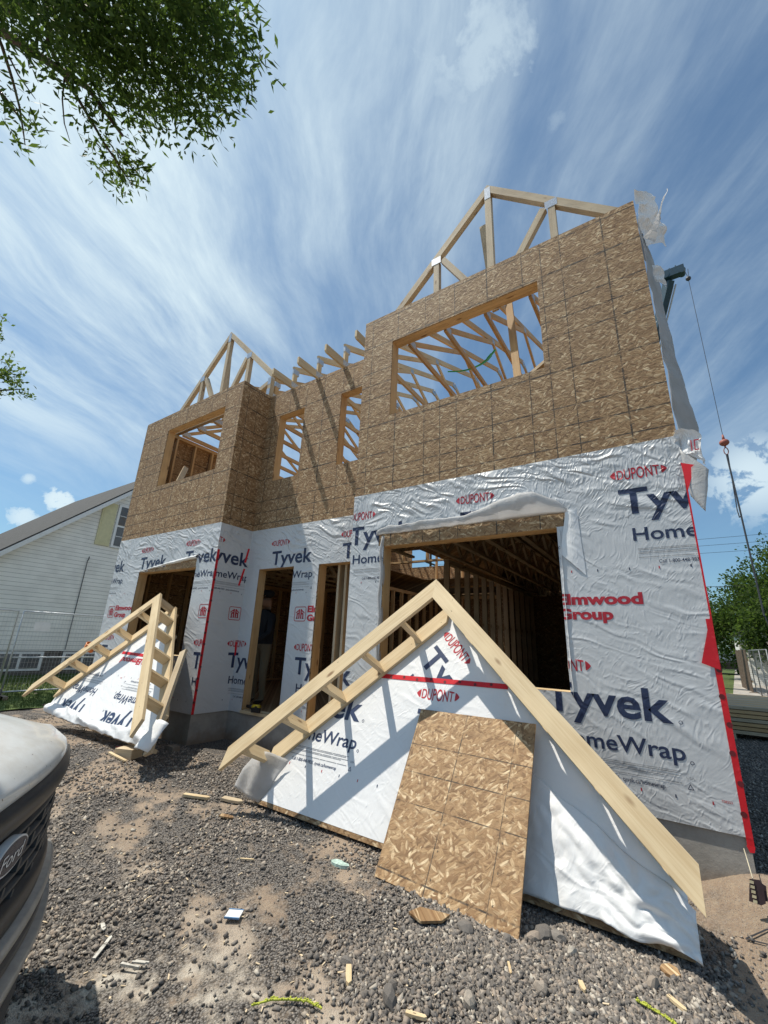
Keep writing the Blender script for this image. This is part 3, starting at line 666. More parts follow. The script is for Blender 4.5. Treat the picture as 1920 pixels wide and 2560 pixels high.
wrap(fr(YB), X1 - .004, X2 + .004, [(*VA[:3], 2.485), (-1.95, -.50, 2.485, 2.53), (-1.4, -.50, 2.53, 2.575), (-.95, -.50, 2.575, 2.60)],
     [rect(X1, VA[0], ZB, ZM), rect(VA[0], -1.95, 2.485, ZM), rect(-1.95, -1.4, 2.53, ZM), rect(-1.4, -.95, 2.575, ZM), rect(-.95, -.50, 2.60, ZM), rect(-.484, X2, ZB, ZM), rect(VA[0], VA[1], ZB, VA[2])], B, ZM + .01)
B = [block(.52), block(1.953), block(-.19, -1.545), block(1.24, -1.545)]
wrap(fr(0), X2, XL, [(D1[0] + .012, D1[1], ZB - 1, 2.484), (D2[0] - .01, D2[1], ZB - 1, 2.484)],
     [rect(X2, .297, ZB, ZM), rect(.297, 1.073, 2.484, ZM), rect(1.073, 1.575, ZB, ZM), rect(1.575, 2.46, 2.484, ZM), rect(2.46, XL, ZB, ZM)], B)
B = [block(-.91), block(-.19, -1.545)]
wrap(exR(X2), YB - .003, 0, [], [rect(YB, 0, ZB, ZM)], B)
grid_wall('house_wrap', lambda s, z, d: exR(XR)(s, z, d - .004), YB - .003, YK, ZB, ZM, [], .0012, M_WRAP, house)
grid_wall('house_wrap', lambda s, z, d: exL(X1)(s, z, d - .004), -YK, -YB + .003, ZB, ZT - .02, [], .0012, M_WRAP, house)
# ---- seam tape down the corners
def ribbon(name, pts, wv, mat, parent, thick=.001, marks=True, nrm=None):
    """flat tape through pts, width vector wv"""
    q = MB(); wv = Vector(wv)
    P = [Vector(p) for p in pts]; n = Vector(nrm)
    for i in range(len(P) - 1):
        j0, j1 = random.uniform(-.003, .003), random.uniform(-.003, .003)
        q.prism([P[i], P[i] + wv, P[i + 1] + wv, P[i + 1]], n, thick)
    o = q.build(name, mat, parent)
    if marks:
        k = MB(); tot = (P[-1] - P[0]).length; cnt = int(tot / .155)
        for i in range(1, cnt):
            c = P[0].lerp(P[-1], i / cnt) + wv * (.5 + .18 * (-1) ** i) + n * .0015
            k.disc(c, n, .017, .001, 12)
        k.build('printed_mark', M_DARKRED, o)
    return o
ribbon('seam_tape', [(XR - .030, YB - .0066, .34), (XR - .032, YB - .0066, 1.7)], (.036, 0, 0), M_TAPE, house, nrm=(0, -1, 0))
ribbon('seam_tape', [(XR - .005, YB - .0066, 1.7), (XR - .004, YB - .0066, 2.9)], (.011, 0, 0), M_TAPE, house, nrm=(0, -1, 0), marks=False)
for P_ in ([(XR - .10, YB - .02, 1.40), (XR + .0, YB - .012, 1.36), (XR + .006, YB - .008, 1.75)], [(XR - .010, YB - .02, 2.90), (XR + .004, YB - .03, 2.66), (XR + .075, YB - .03, 2.86)], [(XR - .035, YB - .01, .345), (XR - .022, YB - .012, .31), (XR + .0, YB - .012, .315), (XR + .008, YB - .01, .345)]):
    q = MB(); q.prism(P_, (0, -1, 0), .001); q.build('tape_flap', M_TAPE, house)
ribbon('seam_tape', [(.0066, YB - .004, .385), (.0066, YB - .004, 2.72)], (0, .042, 0), M_TAPE, house, nrm=(1, 0, 0))
for pts in (((.006, -.12, 2.22), (.006, -.055, 2.50)), ((.006, -.06, 2.60), (.006, -.02, 2.84)), ((.006, .0, 1.16), (.006, -.02, 1.36))):
    ribbon('seam_tape', [(.0068, pts[0][1] - .03, pts[0][2]), (.0068, pts[1][1] - .03, pts[1][2])], (0, .036, 0), M_TAPE, house, nrm=(1, 0, 0), marks=False)
# ---- loose folded wrap round the openings and the torn roll hanging off the right corner
def crumple(name, fn, nu, nv, mat, parent, amp=.012, freq=7.0, seed=0, world=None, th=.0007):
    V = []
    for j in range(nv + 1):
        for i in range(nu + 1):
            p = Vector(fn(i / nu, j / nv)); q1 = MN.noise(p * freq * 2.1 + Vector((seed, 3, 0))); V.append(p + MN.noise_vector(p * freq + Vector((seed, 0, 0))) * amp + MN.noise_vector(p * freq * .9 + Vector((0, seed, 7))).normalized() * (.35 - abs(q1)) * amp * .9)
    F = [(j * (nu + 1) + i, j * (nu + 1) + i + 1, (j + 1) * (nu + 1) + i + 1, (j + 1) * (nu + 1) + i) for j in range(nv) for i in range(nu)]
    o = mkobj(name, V, F, mat, parent, smooth=seed not in (14, 17, 20, 27, 2), world=world); md = o.modifiers.new('thickness', 'SOLIDIFY'); md.thickness = th
    return o
def lerpc(keys, t):
    for i in range(len(keys) - 1):
        if t <= keys[i + 1][0]:
            a, b = keys[i], keys[i + 1]; f = (t - a[0]) / (b[0] - a[0]); return tuple(a[1][k] + (b[1][k] - a[1][k]) * f for k in range(len(a[1])))
    return keys[-1][1]
# rolled-up edge above the big lower opening
up = [(0, (2.63, .01, .03)), (.08, (2.63, .03, .10)), (.35, (2.63, .03, .085)), (.55, (2.63, .05, .10)), (.63, (2.63, .07, .12)), (.80, (2.63, .11, .22)), (.87, (2.63, .11, .22)), (.95, (2.63, .05, .12)), (1, (2.63, .01, .02))]
def roll(u, v):
    zb, dy, hh_ = lerpc(up, u); x = 3.00 + 2.06 * u
    return (x, YB - .006 - dy * math.sin(v * PI * .62) - .008 * math.sin(x * 23) * v, zb - .015 + hh_ * v + .012 * math.sin(x * 9) * v)
crumple('loose_wrap', roll, 60, 8, M_WRAPB, house, .010, 9, 1)
crumple('loose_wrap', lambda u, v: (4.965 + .075 * v + (.19 - .10 * v) * u, YB - .009 - .010 * math.sin(u * PI), 2.25 + .38 * v - .20 * u * (1 - v)), 10, 14, M_WRAPG, house, .003, 11, 2)
crumple('loose_wrap', lambda u, v: (4.945 + .03 * u, YB - .004 + .05 * (1 - u) - .012 * u, 1.10 + 1.36 * v), 3, 24, M_WRAPG, house, .006, 9, 4)
crumple('loose_wrap', lambda u, v: (-2.22 + 1.74 * u, YB - .006 - .035 * math.sin(v * PI) * (.3 + u), 2.478 + .13 * u ** .8 + (.02 + .05 * u) * v), 40, 6, M_WRAPG, house, .009, 9, 6)
crumple('loose_wrap', lambda u, v: (3.105 - .045 * u + .01 * math.sin(v * 20), YB + .02 - .030 * math.sin(u * PI * .9) - .02 * u, 1.10 + 1.50 * v), 5, 24, M_WRAPB, house, .006, 9, 8)
# billowing side membrane
bul = [(0, (.04,)), (.06, (.16,)), (.17, (.18,)), (.42, (.13,)), (.60, (.11,)), (.80, (.10,)), (.92, (.08,)), (1, (.02,))]
crumple('loose_wrap', lambda u, v: (XR + .008 + lerpc(bul, v)[0] * math.sin(u * PI * .62) ** 1.0, YB - .002 + .62 * u, 2.98 + 2.60 * v), 10, 44, M_WRAPB, house, .018, 5, 11)
crumple('loose_wrap', lambda u, v: (XR + .02 + .20 * u * (1 - .2 * v), YB + .10 - .16 * v + .1 * u, 5.26 + .50 * v * (1 - .25 * u) + .14 * u * v), 14, 18, M_WRAPG, house, .045, 9, 14)
crumple('loose_wrap', lambda u, v: (XR + .03 + .24 * v + .07 * u * (1 - v), YB - .05 + .05 * u, 5.18 + .42 * v + .12 * u * (v - .35)), 12, 18, M_WRAPB, house, .03, 8, 17)
crumple('loose_wrap', lambda u, v: (XR + .06 + .075 * u, YB + .12 - .05 * v, 4.80 + .16 * v - .10 * u), 9, 9, M_WRAPG, house, .02, 14, 27)
crumple('loose_wrap', lambda u, v: (XR - .02 + .17 * u, YB - .03 + .03 * v, 3.13 - .14 * v * (1 + u) + .05 * (1 - u)), 18, 13, M_WRAPG, house, .03, 14, 20)
def tri_flap(u, v):
    A, Bq, Cq, D = Vector((XR, YB - .01, 3.02)), Vector((XR + .085, YB - .03, 2.95)), Vector((XR + .155, YB - .04, 2.80)), Vector((XR + .085, YB - .03, 2.48))
    E_ = Vector((XR + .012, YB - .012, 2.62)); a = A.lerp(Cq, u); b = E_.lerp(D, u); p = a.lerp(b, v); p.y -= .015 * math.sin(u * PI) * math.sin(v * PI); return p
crumple('loose_wrap', tri_flap, 8, 10, M_WRAPB, house, .006, 9, 23)
mkobj('red_lettering', [(XR + .07, YB - .055, 2.97), (XR + .078, YB - .055, 2.97), (XR + .082, YB - .056, 3.06), (XR + .074, YB - .056, 3.06), (XR + .09, YB - .055, 2.97), (XR + .12, YB - .055, 2.97), (XR + .12, YB - .055, 2.98), (XR + .098, YB - .055, 2.98), (XR + .104, YB - .056, 3.05), (XR + .128, YB - .056, 3.05), (XR + .13, YB - .056, 3.06), (XR + .096, YB - .056, 3.06)],
      [(0, 1, 2, 3), (4, 5, 6, 7), (4, 7, 8, 11), (8, 9, 10, 11)], M_INK[('red', 1)], house)
# ---- gable trusses
def plate(q, c, w_, h_, y, n=(0, -1, 0)):
    x, z = c; q.prism([(x - w_ / 2, y, z - h_ / 2), (x + w_ / 2, y, z - h_ / 2), (x + w_ / 2, y, z + h_ / 2), (x - w_ / 2, y, z + h_ / 2)], n, .0015)
def gable_truss(cx, hw, y0, ez=6.29, slope=1.0, zt=7.90):
    root = bpy.data.objects.new('gable_truss', None); COL.objects.link(root); root.parent = house; root.location = (cx, y0, ZT)
    inv = Matrix.Translation((-cx, -y0, -ZT))
    def pc(nm, f, mt=M_WOOD2):
        q = MB(); f(q); r = q.build(nm, mt, root); r.data.transform(inv); return r
    w_ = .10; th = .085; sn = math.cos(math.atan(slope)); off = w_ / 2 / sn
    up_ = lambda sg: Vector((sg * -slope, 0, 1))
    for sg in (-1, 1): pc('top_chord', lambda q, sg=sg: q.prism([(cx, y0, zt), (cx, y0, zt - 2 * off), (cx + sg * hw, y0, zt - hw * slope - 2 * off), (cx + sg * hw, y0, zt - hw * slope)][::(1 if sg < 0 else -1)], (0, -1, 0), th, (sg, 0, -slope)))
    pc('bottom_chord', lambda q: q.board((cx - hw + .045, y0 + th / 2, 5.80), (cx + hw - .045, y0 + th / 2, 5.80), .09, th))
    for sg in (-1, 1):
        pc('heel_post', lambda q, sg=sg: q.board((cx + sg * (hw - .045), y0 + th / 2, 5.753), (cx + sg * (hw - .045), y0 + th / 2, ez - 2 * off - .002), .09, th, (1, 0, 0)))
        jz = zt - hw / 2 * slope - 2 * off
        pc('web', lambda q, sg=sg: q.board((cx + sg * hw / 2, y0 + th / 2, 5.847), (cx + sg * hw / 2, y0 + th / 2, jz - .002), .085, th - .004, (1, 0, 0)))
        pc('web', lambda q, sg=sg: q.board((cx + sg * (hw / 2 - .10), y0 + th / 2, jz + .0), (cx + sg * .07, y0 + th / 2, 5.85), .085, th - .008, (1, 0, 0)))
        pc('web', lambda q, sg=sg: q.board((cx + sg * (hw / 2 + .06), y0 + th / 2, 5.85), (cx + sg * (hw - .10), y0 + th / 2, ez - 2 * off - .08), .085, th - .008, (1, 0, 0)))
    pc('web', lambda q: q.board((cx, y0 + th / 2, 5.847), (cx, y0 + th / 2, zt - 2 * off - .002), .09, th - .002, (1, 0, 0)))
    PL_ = [(cx, zt - .16, .085, .22)]
    for sg in (-1, 1): PL_ += [(cx + sg * hw / 2, zt - hw / 2 * slope - .13, .15, .12), (cx + sg * (hw - .05), ez - .20, .085, .15), (cx + sg * (hw - .05), 5.86, .085, .13)]
    for (a_, b_, c_, d_) in PL_: pc('gusset_plate', lambda q: plate(q, (a_, b_), c_, d_, y0 - .002), M_STEEL)
gable_truss(-1.61, 1.61, -.055); gable_truss(4.285, 1.645, -.055, 6.255)
# scabs standing behind the king posts
for cx in (-1.61, 4.285):
    q = MB(); q.board((cx - .02, .14, 5.80), (cx - .14, .10, 7.35), .089, .038, (1, 0, 0)); q.build('brace', M_WOOD2, house)
# ---- main roof trusses, front to back, with level tails over the recess
def main_truss(x):
    root = bpy.data.objects.new('roof_truss', None); COL.objects.link(root); root.parent = house; root.location = (x, 0, ZT)
    inv = Matrix.Translation((-x, 0, -ZT)); tail = -.45 if 0 < x < XL else .10
    q = MB(); th = .038; s = .42; y0, y1, ym = .0, YK, YK / 2; he = 6.22
    if tail > 0: y0 = .10
    if tail < 0: q.prism([(x - th / 2, tail, 5.902), (x - th / 2, tail, 5.79), (x - th / 2, tail + .03, 5.762), (x - th / 2, .6, 5.762), (x - th / 2, .6, 5.902)], (-1, 0, 0), th, (0, 1, 0))
    q.board((x, y0 if tail > 0 else .6, 5.80), (x, y1, 5.80), .089, th)
    zr = he + s * (ym - 0)
    for a, b in (((x, y0, he + s * y0 - .06), (x, ym, zr - .06)), ((x, y1, he - .06), (x, ym, zr - .06))): q.board(a, b, .10, th)
    q.board((x, y0 + .045, 5.905 if tail < 0 else 5.85), (x, y0 + .045, he + s * y0 - .11), .089, th, (0, 1, 0)); q.board((x, y1 - .045, 5.85), (x, y1 - .045, he - .11), .089, th, (0, 1, 0))
    yy = [(y0 + .09, 0), (2.2, 1), (ym, 0)]
    for i in range(len(yy) - 1):
        (ya, ta), (yb, tb) = yy[i], yy[i + 1]
        if ya > yb: continue
        za = 5.85 if not ta else he + s * ya - .11; zb_ = 5.85 if not tb else he + s * yb - .11
        q.board((x, ya, za), (x, yb, zb_), .075, th - .003, (0, 1, 0) if abs(zb_ - za) > abs(yb - ya) else (0, 0, 1))
    r = q.build('truss_lumber', M_WOODY if tail > 0 else M_WOOD, root); r.data.transform(inv)

    for y, z, w_, h_ in ((y0 + .07, 5.84, .20, .10), (y0 + .06, he - .10, .13, .10), (2.2, he + s * 2.2 - .1, .12, .10), (ym, zr - .1, .2, .12)):
        q = MB(); q.box((x - th / 2 - .0015, y - w_ / 2, z - h_ / 2), (x + th / 2 + .0015, y + w_ / 2, z + h_ / 2)); r = q.build('gusset_plate', M_STEEL, root); r.data.transform(inv)
for i in range(15):
    x = .53 + .6 * (i - 6)
    if X1 + .1 < x < XR - .1: main_truss(x)
# ---- second floor deck, open web floor joists, interior stud walls
q = MB(); st = (.25, 2.0, 2.2, 5.6)
for a, b in (((X1 + .02, YB + .02, 3.10), (XR - .02, st[2], 3.12)), ((X1 + .02, st[2], 3.10), (st[0], st[3], 3.12)), ((st[1], st[2], 3.10), (XR - .02, st[3], 3.12)), ((X1 + .02, st[3], 3.10), (XR - .02, YK - .02, 3.12))):
    if b[1] > 0 and a[1] < 0: q.box((X1 + .02, YB + .02, 3.10), (X2 - .02, .02, 3.12)); q.box((XL + .02, YB + .02, 3.10), (XR - .02, .02, 3.12)); q.box((X1 + .02, .02, 3.10), (XR - .02, b[1], 3.12))
    else: q.box(a, b)
q.build('floor_deck', M_OSBP, house)
q = MB(); q.box((X1 + .22, YB + .22, .355), (X2 - .22, .012, .40)); q.box((XL + .22, YB + .22, .355), (XR - .22, .012, .40)); q.box((X1 + .22, .022, .355), (XR - .22, YK - .22, .40)); q.build('ground_floor', M_OSBP, house)
def joist(x, y0, y1):
    q = MB(); q.box((x - .032, y0, 3.062), (x + .032, y1, 3.098)); q.box((x - .032, y0, 2.76), (x + .032, y1, 2.796)); n = max(2, int((y1 - y0) / .30)); st_ = (y1 - y0) / n
    for i in range(n):
        a, b = y0 + i * st_, y0 + (i + 1) * st_
        q.board((x, a + .02, 3.06 if i % 2 else 2.80), (x, b - .02, 2.80 if i % 2 else 3.06), .055, .036, (0, 1, 0))
    q.build('floor_joist', M_WOOD2, house)
for x in (2.95, 3.40, 3.85, 4.30, 4.75, 5.20, 5.65): joist(x, YB + .16, YK - .2)
for x in (-2.9, -2.4, -1.9, -1.4, -.9, -.4): joist(x, YB + .16, 4.0)
for x in (.10, .55, 1.0, 1.45, 1.9, 2.35): joist(x, .16, 1.35)
def stud_wall(a, b, z0, z1, step=.406, mat=M_WOOD2, dbl=True, hd_=.045):
    a, b = Vector(a), Vector(b); d = (b - a); Ln = d.length; d.normalize(); side = Vector((-d.y, d.x, 0)) * .045
    root = bpy.data.objects.new('stud_wall', None); COL.objects.link(root); root.parent = house; root.location = (a.x, a.y, z0)
    rot = math.atan2(d.y, d.x); root.rotation_euler = (0, 0, rot)
    q = MB(); q.box((0, -hd_ - .001, 0), (Ln, hd_ + .001, .038)); q.build('bottom_plate', mat, root)
    q = MB(); q.box((0, -hd_ - .001, z1 - z0 - .038), (Ln, hd_ + .001, z1 - z0)); q.box((.01, -hd_, z1 - z0 - .077), (Ln - .01, hd_, z1 - z0 - .0385)); q.build('top_plate', mat, root)
    q = MB(); q.box((0, -hd_, .0385), (.038, hd_, z1 - z0 - .0775)); s0 = q.build('stud', mat, root); n = int(Ln / step)
    for i in range(1, n + 1):
        c = s0.copy(); COL.objects.link(c); c.parent = root; c.location = (min(i * step, Ln - .04), 0, 0)
    return root
stud_wall((2.82, 1.6, 0), (2.82, 6.6, 0), .40, 2.757, mat=M_WOOD2)
q = MB(); q.box((2.60, 4.65, .41), (2.70, 8.5, 3.05)); q.build('partition', M_OSBP, house)
q = MB(); q.box((X1 + .3, 6.9, .41), (XR - .3, 6.95, 2.74)); q.build('partition', M_OSBP, house)
stud_wall((0.1, 6.6, 0), (2.75, 6.6, 0), .40, 2.757, mat=M_WOODY)
stud_wall((0.1, 6.6, 0), (2.75, 6.6, 0), 3.0, 5.70, mat=M_WOODY)
stud_wall((0.0, 6.5, 0), (0.0, 2.4, 0), .40, 2.757, mat=M_WOODY)
stud_wall((X1 + .085, 5.0, 0), (X1 + .085, -.45, 0), 3.125, 5.745, .45, M_WOODY)
stud_wall((X1 + .085, 5.0, 0), (X1 + .085, -.45, 0), .40, 2.757, .45, M_WOODY)
stud_wall((XR - .085, -.45, 0), (XR - .085, 7.0, 0), .40, 2.757, .45, M_WOOD2)
stud_wall((X1 + .2, 4.2, 0), (-.1, 4.2, 0), .40, 2.757, .5, M_WOODY)
stud_wall((2.7, 4.6, 0), (XR - .2, 4.6, 0), 3.125, 5.70, .6, M_WOODY)
stud_wall((.3, 3.4, 0), (2.5, 3.4, 0), 3.125, 5.70, .6, M_WOODY)
q = MB(); q.board((4.55, .02, 4.22), (4.41, .22, 6.2), .089, .038, (1, 0, 0)); q.build('brace', M_WOODY, house)
q = MB(); q.board((4.36, -.35, 4.0), (5.00, .30, 4.95), .14, .038, (0, 1, 0)); q.build('brace', M_WOOD2, house)
q = MB(); q.board((-2.0, -.40, 4.1), (-2.3, -.1, 4.75), .10, .038, (0, 1, 0)); q.build('brace', M_WOOD2, house)
# white sheeting tied up inside the second floor
grid_wall('loose_wrap', fr(5.6), 1.6, 5.4, 6.2, 7.0, [], .002, M_WRAP, house) if False else None
# curved green plastic straps laid across the trusses
def strap(a, b, lbl):
    q = MB(); P = []
    for i in range(13):
        t = i / 12; p = Vector(a).lerp(Vector(b), t); P.append(p + Vector((0, 0, -.10 * math.sin(t * PI) + .10 * max(0, t - .8) / .2)))
    for i in range(12):
        wd = .06 + .10 * max(0, (i - 7) / 5) if i < 12 else .02
        q.board(P[i], P[i + 1] + (P[i + 1] - P[i]) * .08, wd * (.35 if i == 11 else 1), .02, (0, 1, .6))
    o = q.build('plastic_strap', M_GREEN); tag(o, lbl, 'plastic strap', 'green straps on the trusses')
strap((3.00, 1.35, 6.05), (3.86, 1.30, 6.02), 'green curved plastic strap lying across the trusses seen through the large upper opening')
strap((.46, .5, 5.2), (1.05, .75, 5.3), 'green plastic strap low behind the left narrow upper opening of the recess')

# ================================================================== THE TWO LEANING GABLE PANELS
def frame_m(O, ex, n, t): 
    ex, n, t = Vector(ex), Vector(n), Vector(t); y = -n
    return Matrix(((ex.x, y.x, t.x, O[0]), (ex.y, y.y, t.y, O[1]), (ex.z, y.z, t.z, O[2]), (0, 0, 0, 1)))
def gable(M, H, W1, W2, m_, p, o, w1, w2, rungs, lbl, blocks, tape, extra=None, edge=.01):
    G = thing('gable_panel', lbl, 'gable panel', 'prefabricated gable panels leaning on the house', mat=M)
    q = MB(); tri = [(-w1, 0, 0), (w2, 0, 0), (w2, 0, H - m_ * w2 - .02) if H - m_ * w2 > .05 else (w2, 0, .02), (0, 0, H - .02), (-w1, 0, H - m_ * w1 - .02) if H - m_ * w1 > .05 else (-w1, 0, .02)]
    q.prism(tri, (0, -1, 0), .011); q.build('sheathing', M_OSBP, G)
    q = MB(); q.board((-w1, .055, .02), (w2, .055, .02), .038, .088)
    k = -1.2
    while k < 1.3:
        if -w1 < k < w2: q.board((k, .055, .04), (k, .055, H - m_ * abs(k) - .10), .038, .085, (1, 0, 0))
        k += .4
    q.build('framing', M_WOOD2, G)
    wt = [(-w1, -.0015, .035), (w2, -.0015, .035), (w2, -.0015, max(.02, H - m_ * w2 - p * .5)), (0, -.0015, H - p * .5), (-w1, -.0015, max(.02, H - m_ * w1 - p * .5))]
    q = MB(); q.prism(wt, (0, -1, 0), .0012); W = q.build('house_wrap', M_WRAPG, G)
    keep = [(-w1, .02), (w2, .02), (w2, max(.03, H - m_ * w2 - p)), (0, H - p), (-w1, max(.03, H - m_ * w1 - p))]
    for bl, kp in blocks:
        kk = keep if kp is None else kp
        # clip with both
        kp2 = clip_poly(list(kk), edges_of(keep)) if kp is not None else keep
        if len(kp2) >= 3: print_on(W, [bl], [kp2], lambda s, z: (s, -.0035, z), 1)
    for (a, b, z0, z1) in tape:
        n = 14; q = MB(); hh_ = .021
        for i in range(n):
            xa, xb = a + (b - a) * i / n, a + (b - a) * (i + 1) / n; za, zb_ = z0 + (z1 - z0) * i / n, z0 + (z1 - z0) * (i + 1) / n
            q.prism([(xa, -.0055, za - hh_), (xb, -.0055, zb_ - hh_), (xb, -.0055, zb_ + hh_), (xa, -.0055, za + hh_)], (0, -1, 0), .001)
        tp = q.build('seam_tape', M_TAPE, G); q = MB()
        for i in range(1, 9): q.disc((a + (b - a) * i / 9, -.007, z0 + (z1 - z0) * i / 9 + .006 * (-1) ** i), (0, -1, 0), .013, .001, 10)
        q.build('printed_mark', M_DARKRED, tp)
    th = .038; cs = 1 / math.sqrt(1 + m_ * m_)
    for sg, W_ in ((-1, W1), (1, W2)):
        q = MB(); P = [(0, -o, H), (0, -o, H - p), (sg * W_, -o, H - m_ * W_ - p), (sg * W_, -o, H - m_ * W_)]
        q.prism(P if sg < 0 else P[::-1], (0, -1, 0), th, (sg, 0, -m_)); q.build('barge_board', M_WOOD, G)
        wi = (w1 if sg < 0 else w2) - .02; a = .035
        q = MB(); P = [(sg * a, -.045, H - m_ * a - .003), (sg * a, -.045, H - m_ * a - p), (sg * wi, -.045, max(.0, H - m_ * wi - p)), (sg * wi, -.045, max(.01, H - m_ * wi))]
        q.prism(P if sg < 0 else P[::-1], (0, -1, 0), th, (sg, 0, -m_)); q.build('rake_board', M_WOOD, G)
        d = Vector((sg * cs, 0, -m_ * cs)); nn = Vector((sg * m_ * cs, 0, cs)); wd = p * cs - .012
        for r in rungs:
            c = Vector((0, 0, H)) + d * r - nn * (wd / 2 + .006)
            q = MB(); q.board(c + Vector((0, -o + th + .001, 0)), c + Vector((0, -.046 - .001 - (th if False else 0), 0)), wd, .038, nn); q.build('lookout', M_WOOD, G)
    q = MB(); q.board((0, -o + th + .001, H - p * .55), (0, -.047, H - p * .55), .10, .038, (0, 0, 1)); q.build('ridge_block', M_WOOD2, G)
    return G
th_ = .419
BigM = frame_m((3.922, -1.337, -.01), (1, 0, 0), (0, -math.cos(th_), math.sin(th_)), (0, math.sin(th_), math.cos(th_)))
H = 2.03
bl = block(-.213, -1.745, False); b2 = block(-1.65, -1.712, False)
b1 = block(0, 0); b1 = xform(b1, math.radians(-43.8), -.11, 1.592, .045, 2.75)
G1 = gable(BigM, H, 1.767, 1.729, .964, .190, .455, 1.65, 1.65, [.50, .96, 1.42, 1.88, 2.33], 'large triangular gable panel with ladder rake leaning against the right bay of the house',
      [(b1, [(-.9, 1.262), (.9, 1.262), (.9, 2.0), (-.9, 2.0)]), (bl, [(-.32, 0), (.9, 0), (.9, 1.24), (-.32, 1.24)]), (b2, [(-1.7, 0), (-.30, 0), (-.30, 1.24), (-1.7, 1.24)])], [(-.66, .60, 1.255, 1.262)])
# curled corner at its left foot, wrap hanging slack off its right foot
def cflap(u, v):
    A, B_, C_, D_ = Vector((-1.93, -.05, .06)), Vector((-1.80, -.07, .35)), Vector((-1.37, -.03, .385)), Vector((-1.60, -.012, .0))
    p = A.lerp(D_, u).lerp(B_.lerp(C_, u), v); p.y -= .055 * math.sin(u * PI) * (.4 + v) + .03 * (1 - u) * math.sin(v * PI) + .012 * math.sin(u * 11 + v * 3); p.z += .03 * math.sin(u * PI) * v; return p
crumple('loose_wrap', cflap, 20, 14, M_WRAPB, G1, .008, 8, 31)
def rdrape(u, v):
    # slack lower right of the gable skin: diagonal folds running down to the foot
    x = .72 + .96 * u; top = .70 - .50 * u; f = (x * .75 + v * .9)
    e = math.sin(min(1, u * 5) * PI / 2) * math.sin(min(1, (1 - v) * 4) * PI / 2)
    y = -.006 - e * (.014 + .05 * u * u + .010 * (1 + math.sin(f * 13 + 1.5 * math.sin(x * 7))) * u + .004 * (1 + math.sin(f * 31 + x * 6)) * u)
    y -= e * .018 * abs(MN.noise(Vector((x * 9, v * 5, 2)))) * 3 * u
    return (x, y, (.035 - .03 * u * u) + .018 * math.sin(x * 17) * u + v * top)
crumple('loose_wrap', rdrape, 90, 44, M_WRAPG, G1, .007, 10, 37)
# small gable
C0 = CAM; s_ = .85
def sc85(p): return tuple(C0[i] + s_ * (p[i] - C0[i]) for i in range(3))
SmM = frame_m(sc85((-1.92848, -1.04866, .028525)), (0.99909207, -0.04251634, 0.00272082), (-0.03833761, -0.86936728, 0.49267714), (0.01858144, 0.49233414, 0.87020792))
up1 = xform(block(0), PI, 1.067, 2.775); up2 = xform(block(0), PI, -.363, 2.775); up3 = xform(block(0), PI, 1.90, 3.45)
G2 = gable(SmM, 1.857, 1.763, 1.806, .917, .182, .354, 1.614, 1.66, [.42, .84, 1.26, 1.68, 2.10, 2.34][:5], 'small triangular gable panel with upside down print leaning on the left bay',
      [(up1, [(-1.7, .12), (1.7, .12), (1.7, 1.0), (-1.7, 1.0)]), (up2, [(-1.7, .12), (1.7, .12), (1.7, 1.0), (-1.7, 1.0)]), (up3, [(-.5, 1.04), (1.0, 1.04), (1.0, 1.8), (-.5, 1.8)])], [(-.60, .66, 1.03, 1.01)])
crumple('loose_wrap', lambda u, v: (-1.60 + 3.30 * u, -.008 - (.030 + .022 * math.sin(u * 14 + v * 2)) * math.sin(v * PI * .9) - .012 * math.sin(u * 41 + v * 5) * v, .0 + (.125 + .03 * math.sin(u * 9)) * v), 90, 16, M_WRAPG, G2, .014, 9, 41)
crumple('loose_wrap', lambda u, v: (1.50 + .36 * u, -.02 - .16 * math.sin(u * PI * .8) * (1 - .3 * v), -.03 + .30 * v), 8, 10, M_WRAPG, G2, .02, 7, 43)
q = MB(); q.prism([(1.68, -.05, 1.02), (1.60, -.05, 1.02), (1.74, -.05, -.02), (1.84, -.05, -.02)], (0, -1, 0), .038, (0, 0, 1)) if False else q.board((1.16, -.065, 1.10), (1.80, -.065, -.04), .10, .036, (1, 0, 0)); q.build('scrap_board', M_WOOD2, G2)
q = MB(); q.box((1.05, -1.78, .02), (1.30, -1.62, .12)) if False else None
# orange cord wound round a lookout of the small gable, coiled
P = []
for i in range(90):
    a = i / 90 * 2 * PI * 7; P.append((.075 * math.cos(a), .06 * math.sin(a), -.05 + i / 90 * .10))
q = MB(); q.tube(P, .0085, 6); cc = SmM @ Vector((-1.02, -.30, .93)); o = q.build('cord_coil', M_ORANGE); o.matrix_world = Matrix.Translation(cc) @ Matrix.Rotation(.5, 4, 'Y')
tag(o, 'orange cord coiled round a rung of the small leaning gable', 'cord')

# loose OSB sheet leaning on the big gable
bl_, br_, tl_ = Vector((3.835, -1.640, -.03)), Vector((4.795, -1.690, -.03)), Vector((3.768, -.970, .913))
ex_ = (br_ - bl_).normalized(); up_ = (tl_ - bl_); up_ = (up_ - ex_ * up_.dot(ex_)).normalized(); nn_ = ex_.cross(up_)
SM = frame_m(bl_, ex_, nn_, up_) @ Matrix.Translation((.23, 0, -.35))
q = MB(); q.prism([(-.23, 0, .35), (.735, 0, .35), (.675, 0, 1.52), (-.295, 0, 1.505)], (0, -1, 0), .012); o = q.build('osb_sheet', M_OSBG); o.matrix_world = SM
tag(o, 'loose sheet of golden strand board leaning on the front of the large gable panel', 'strand board')

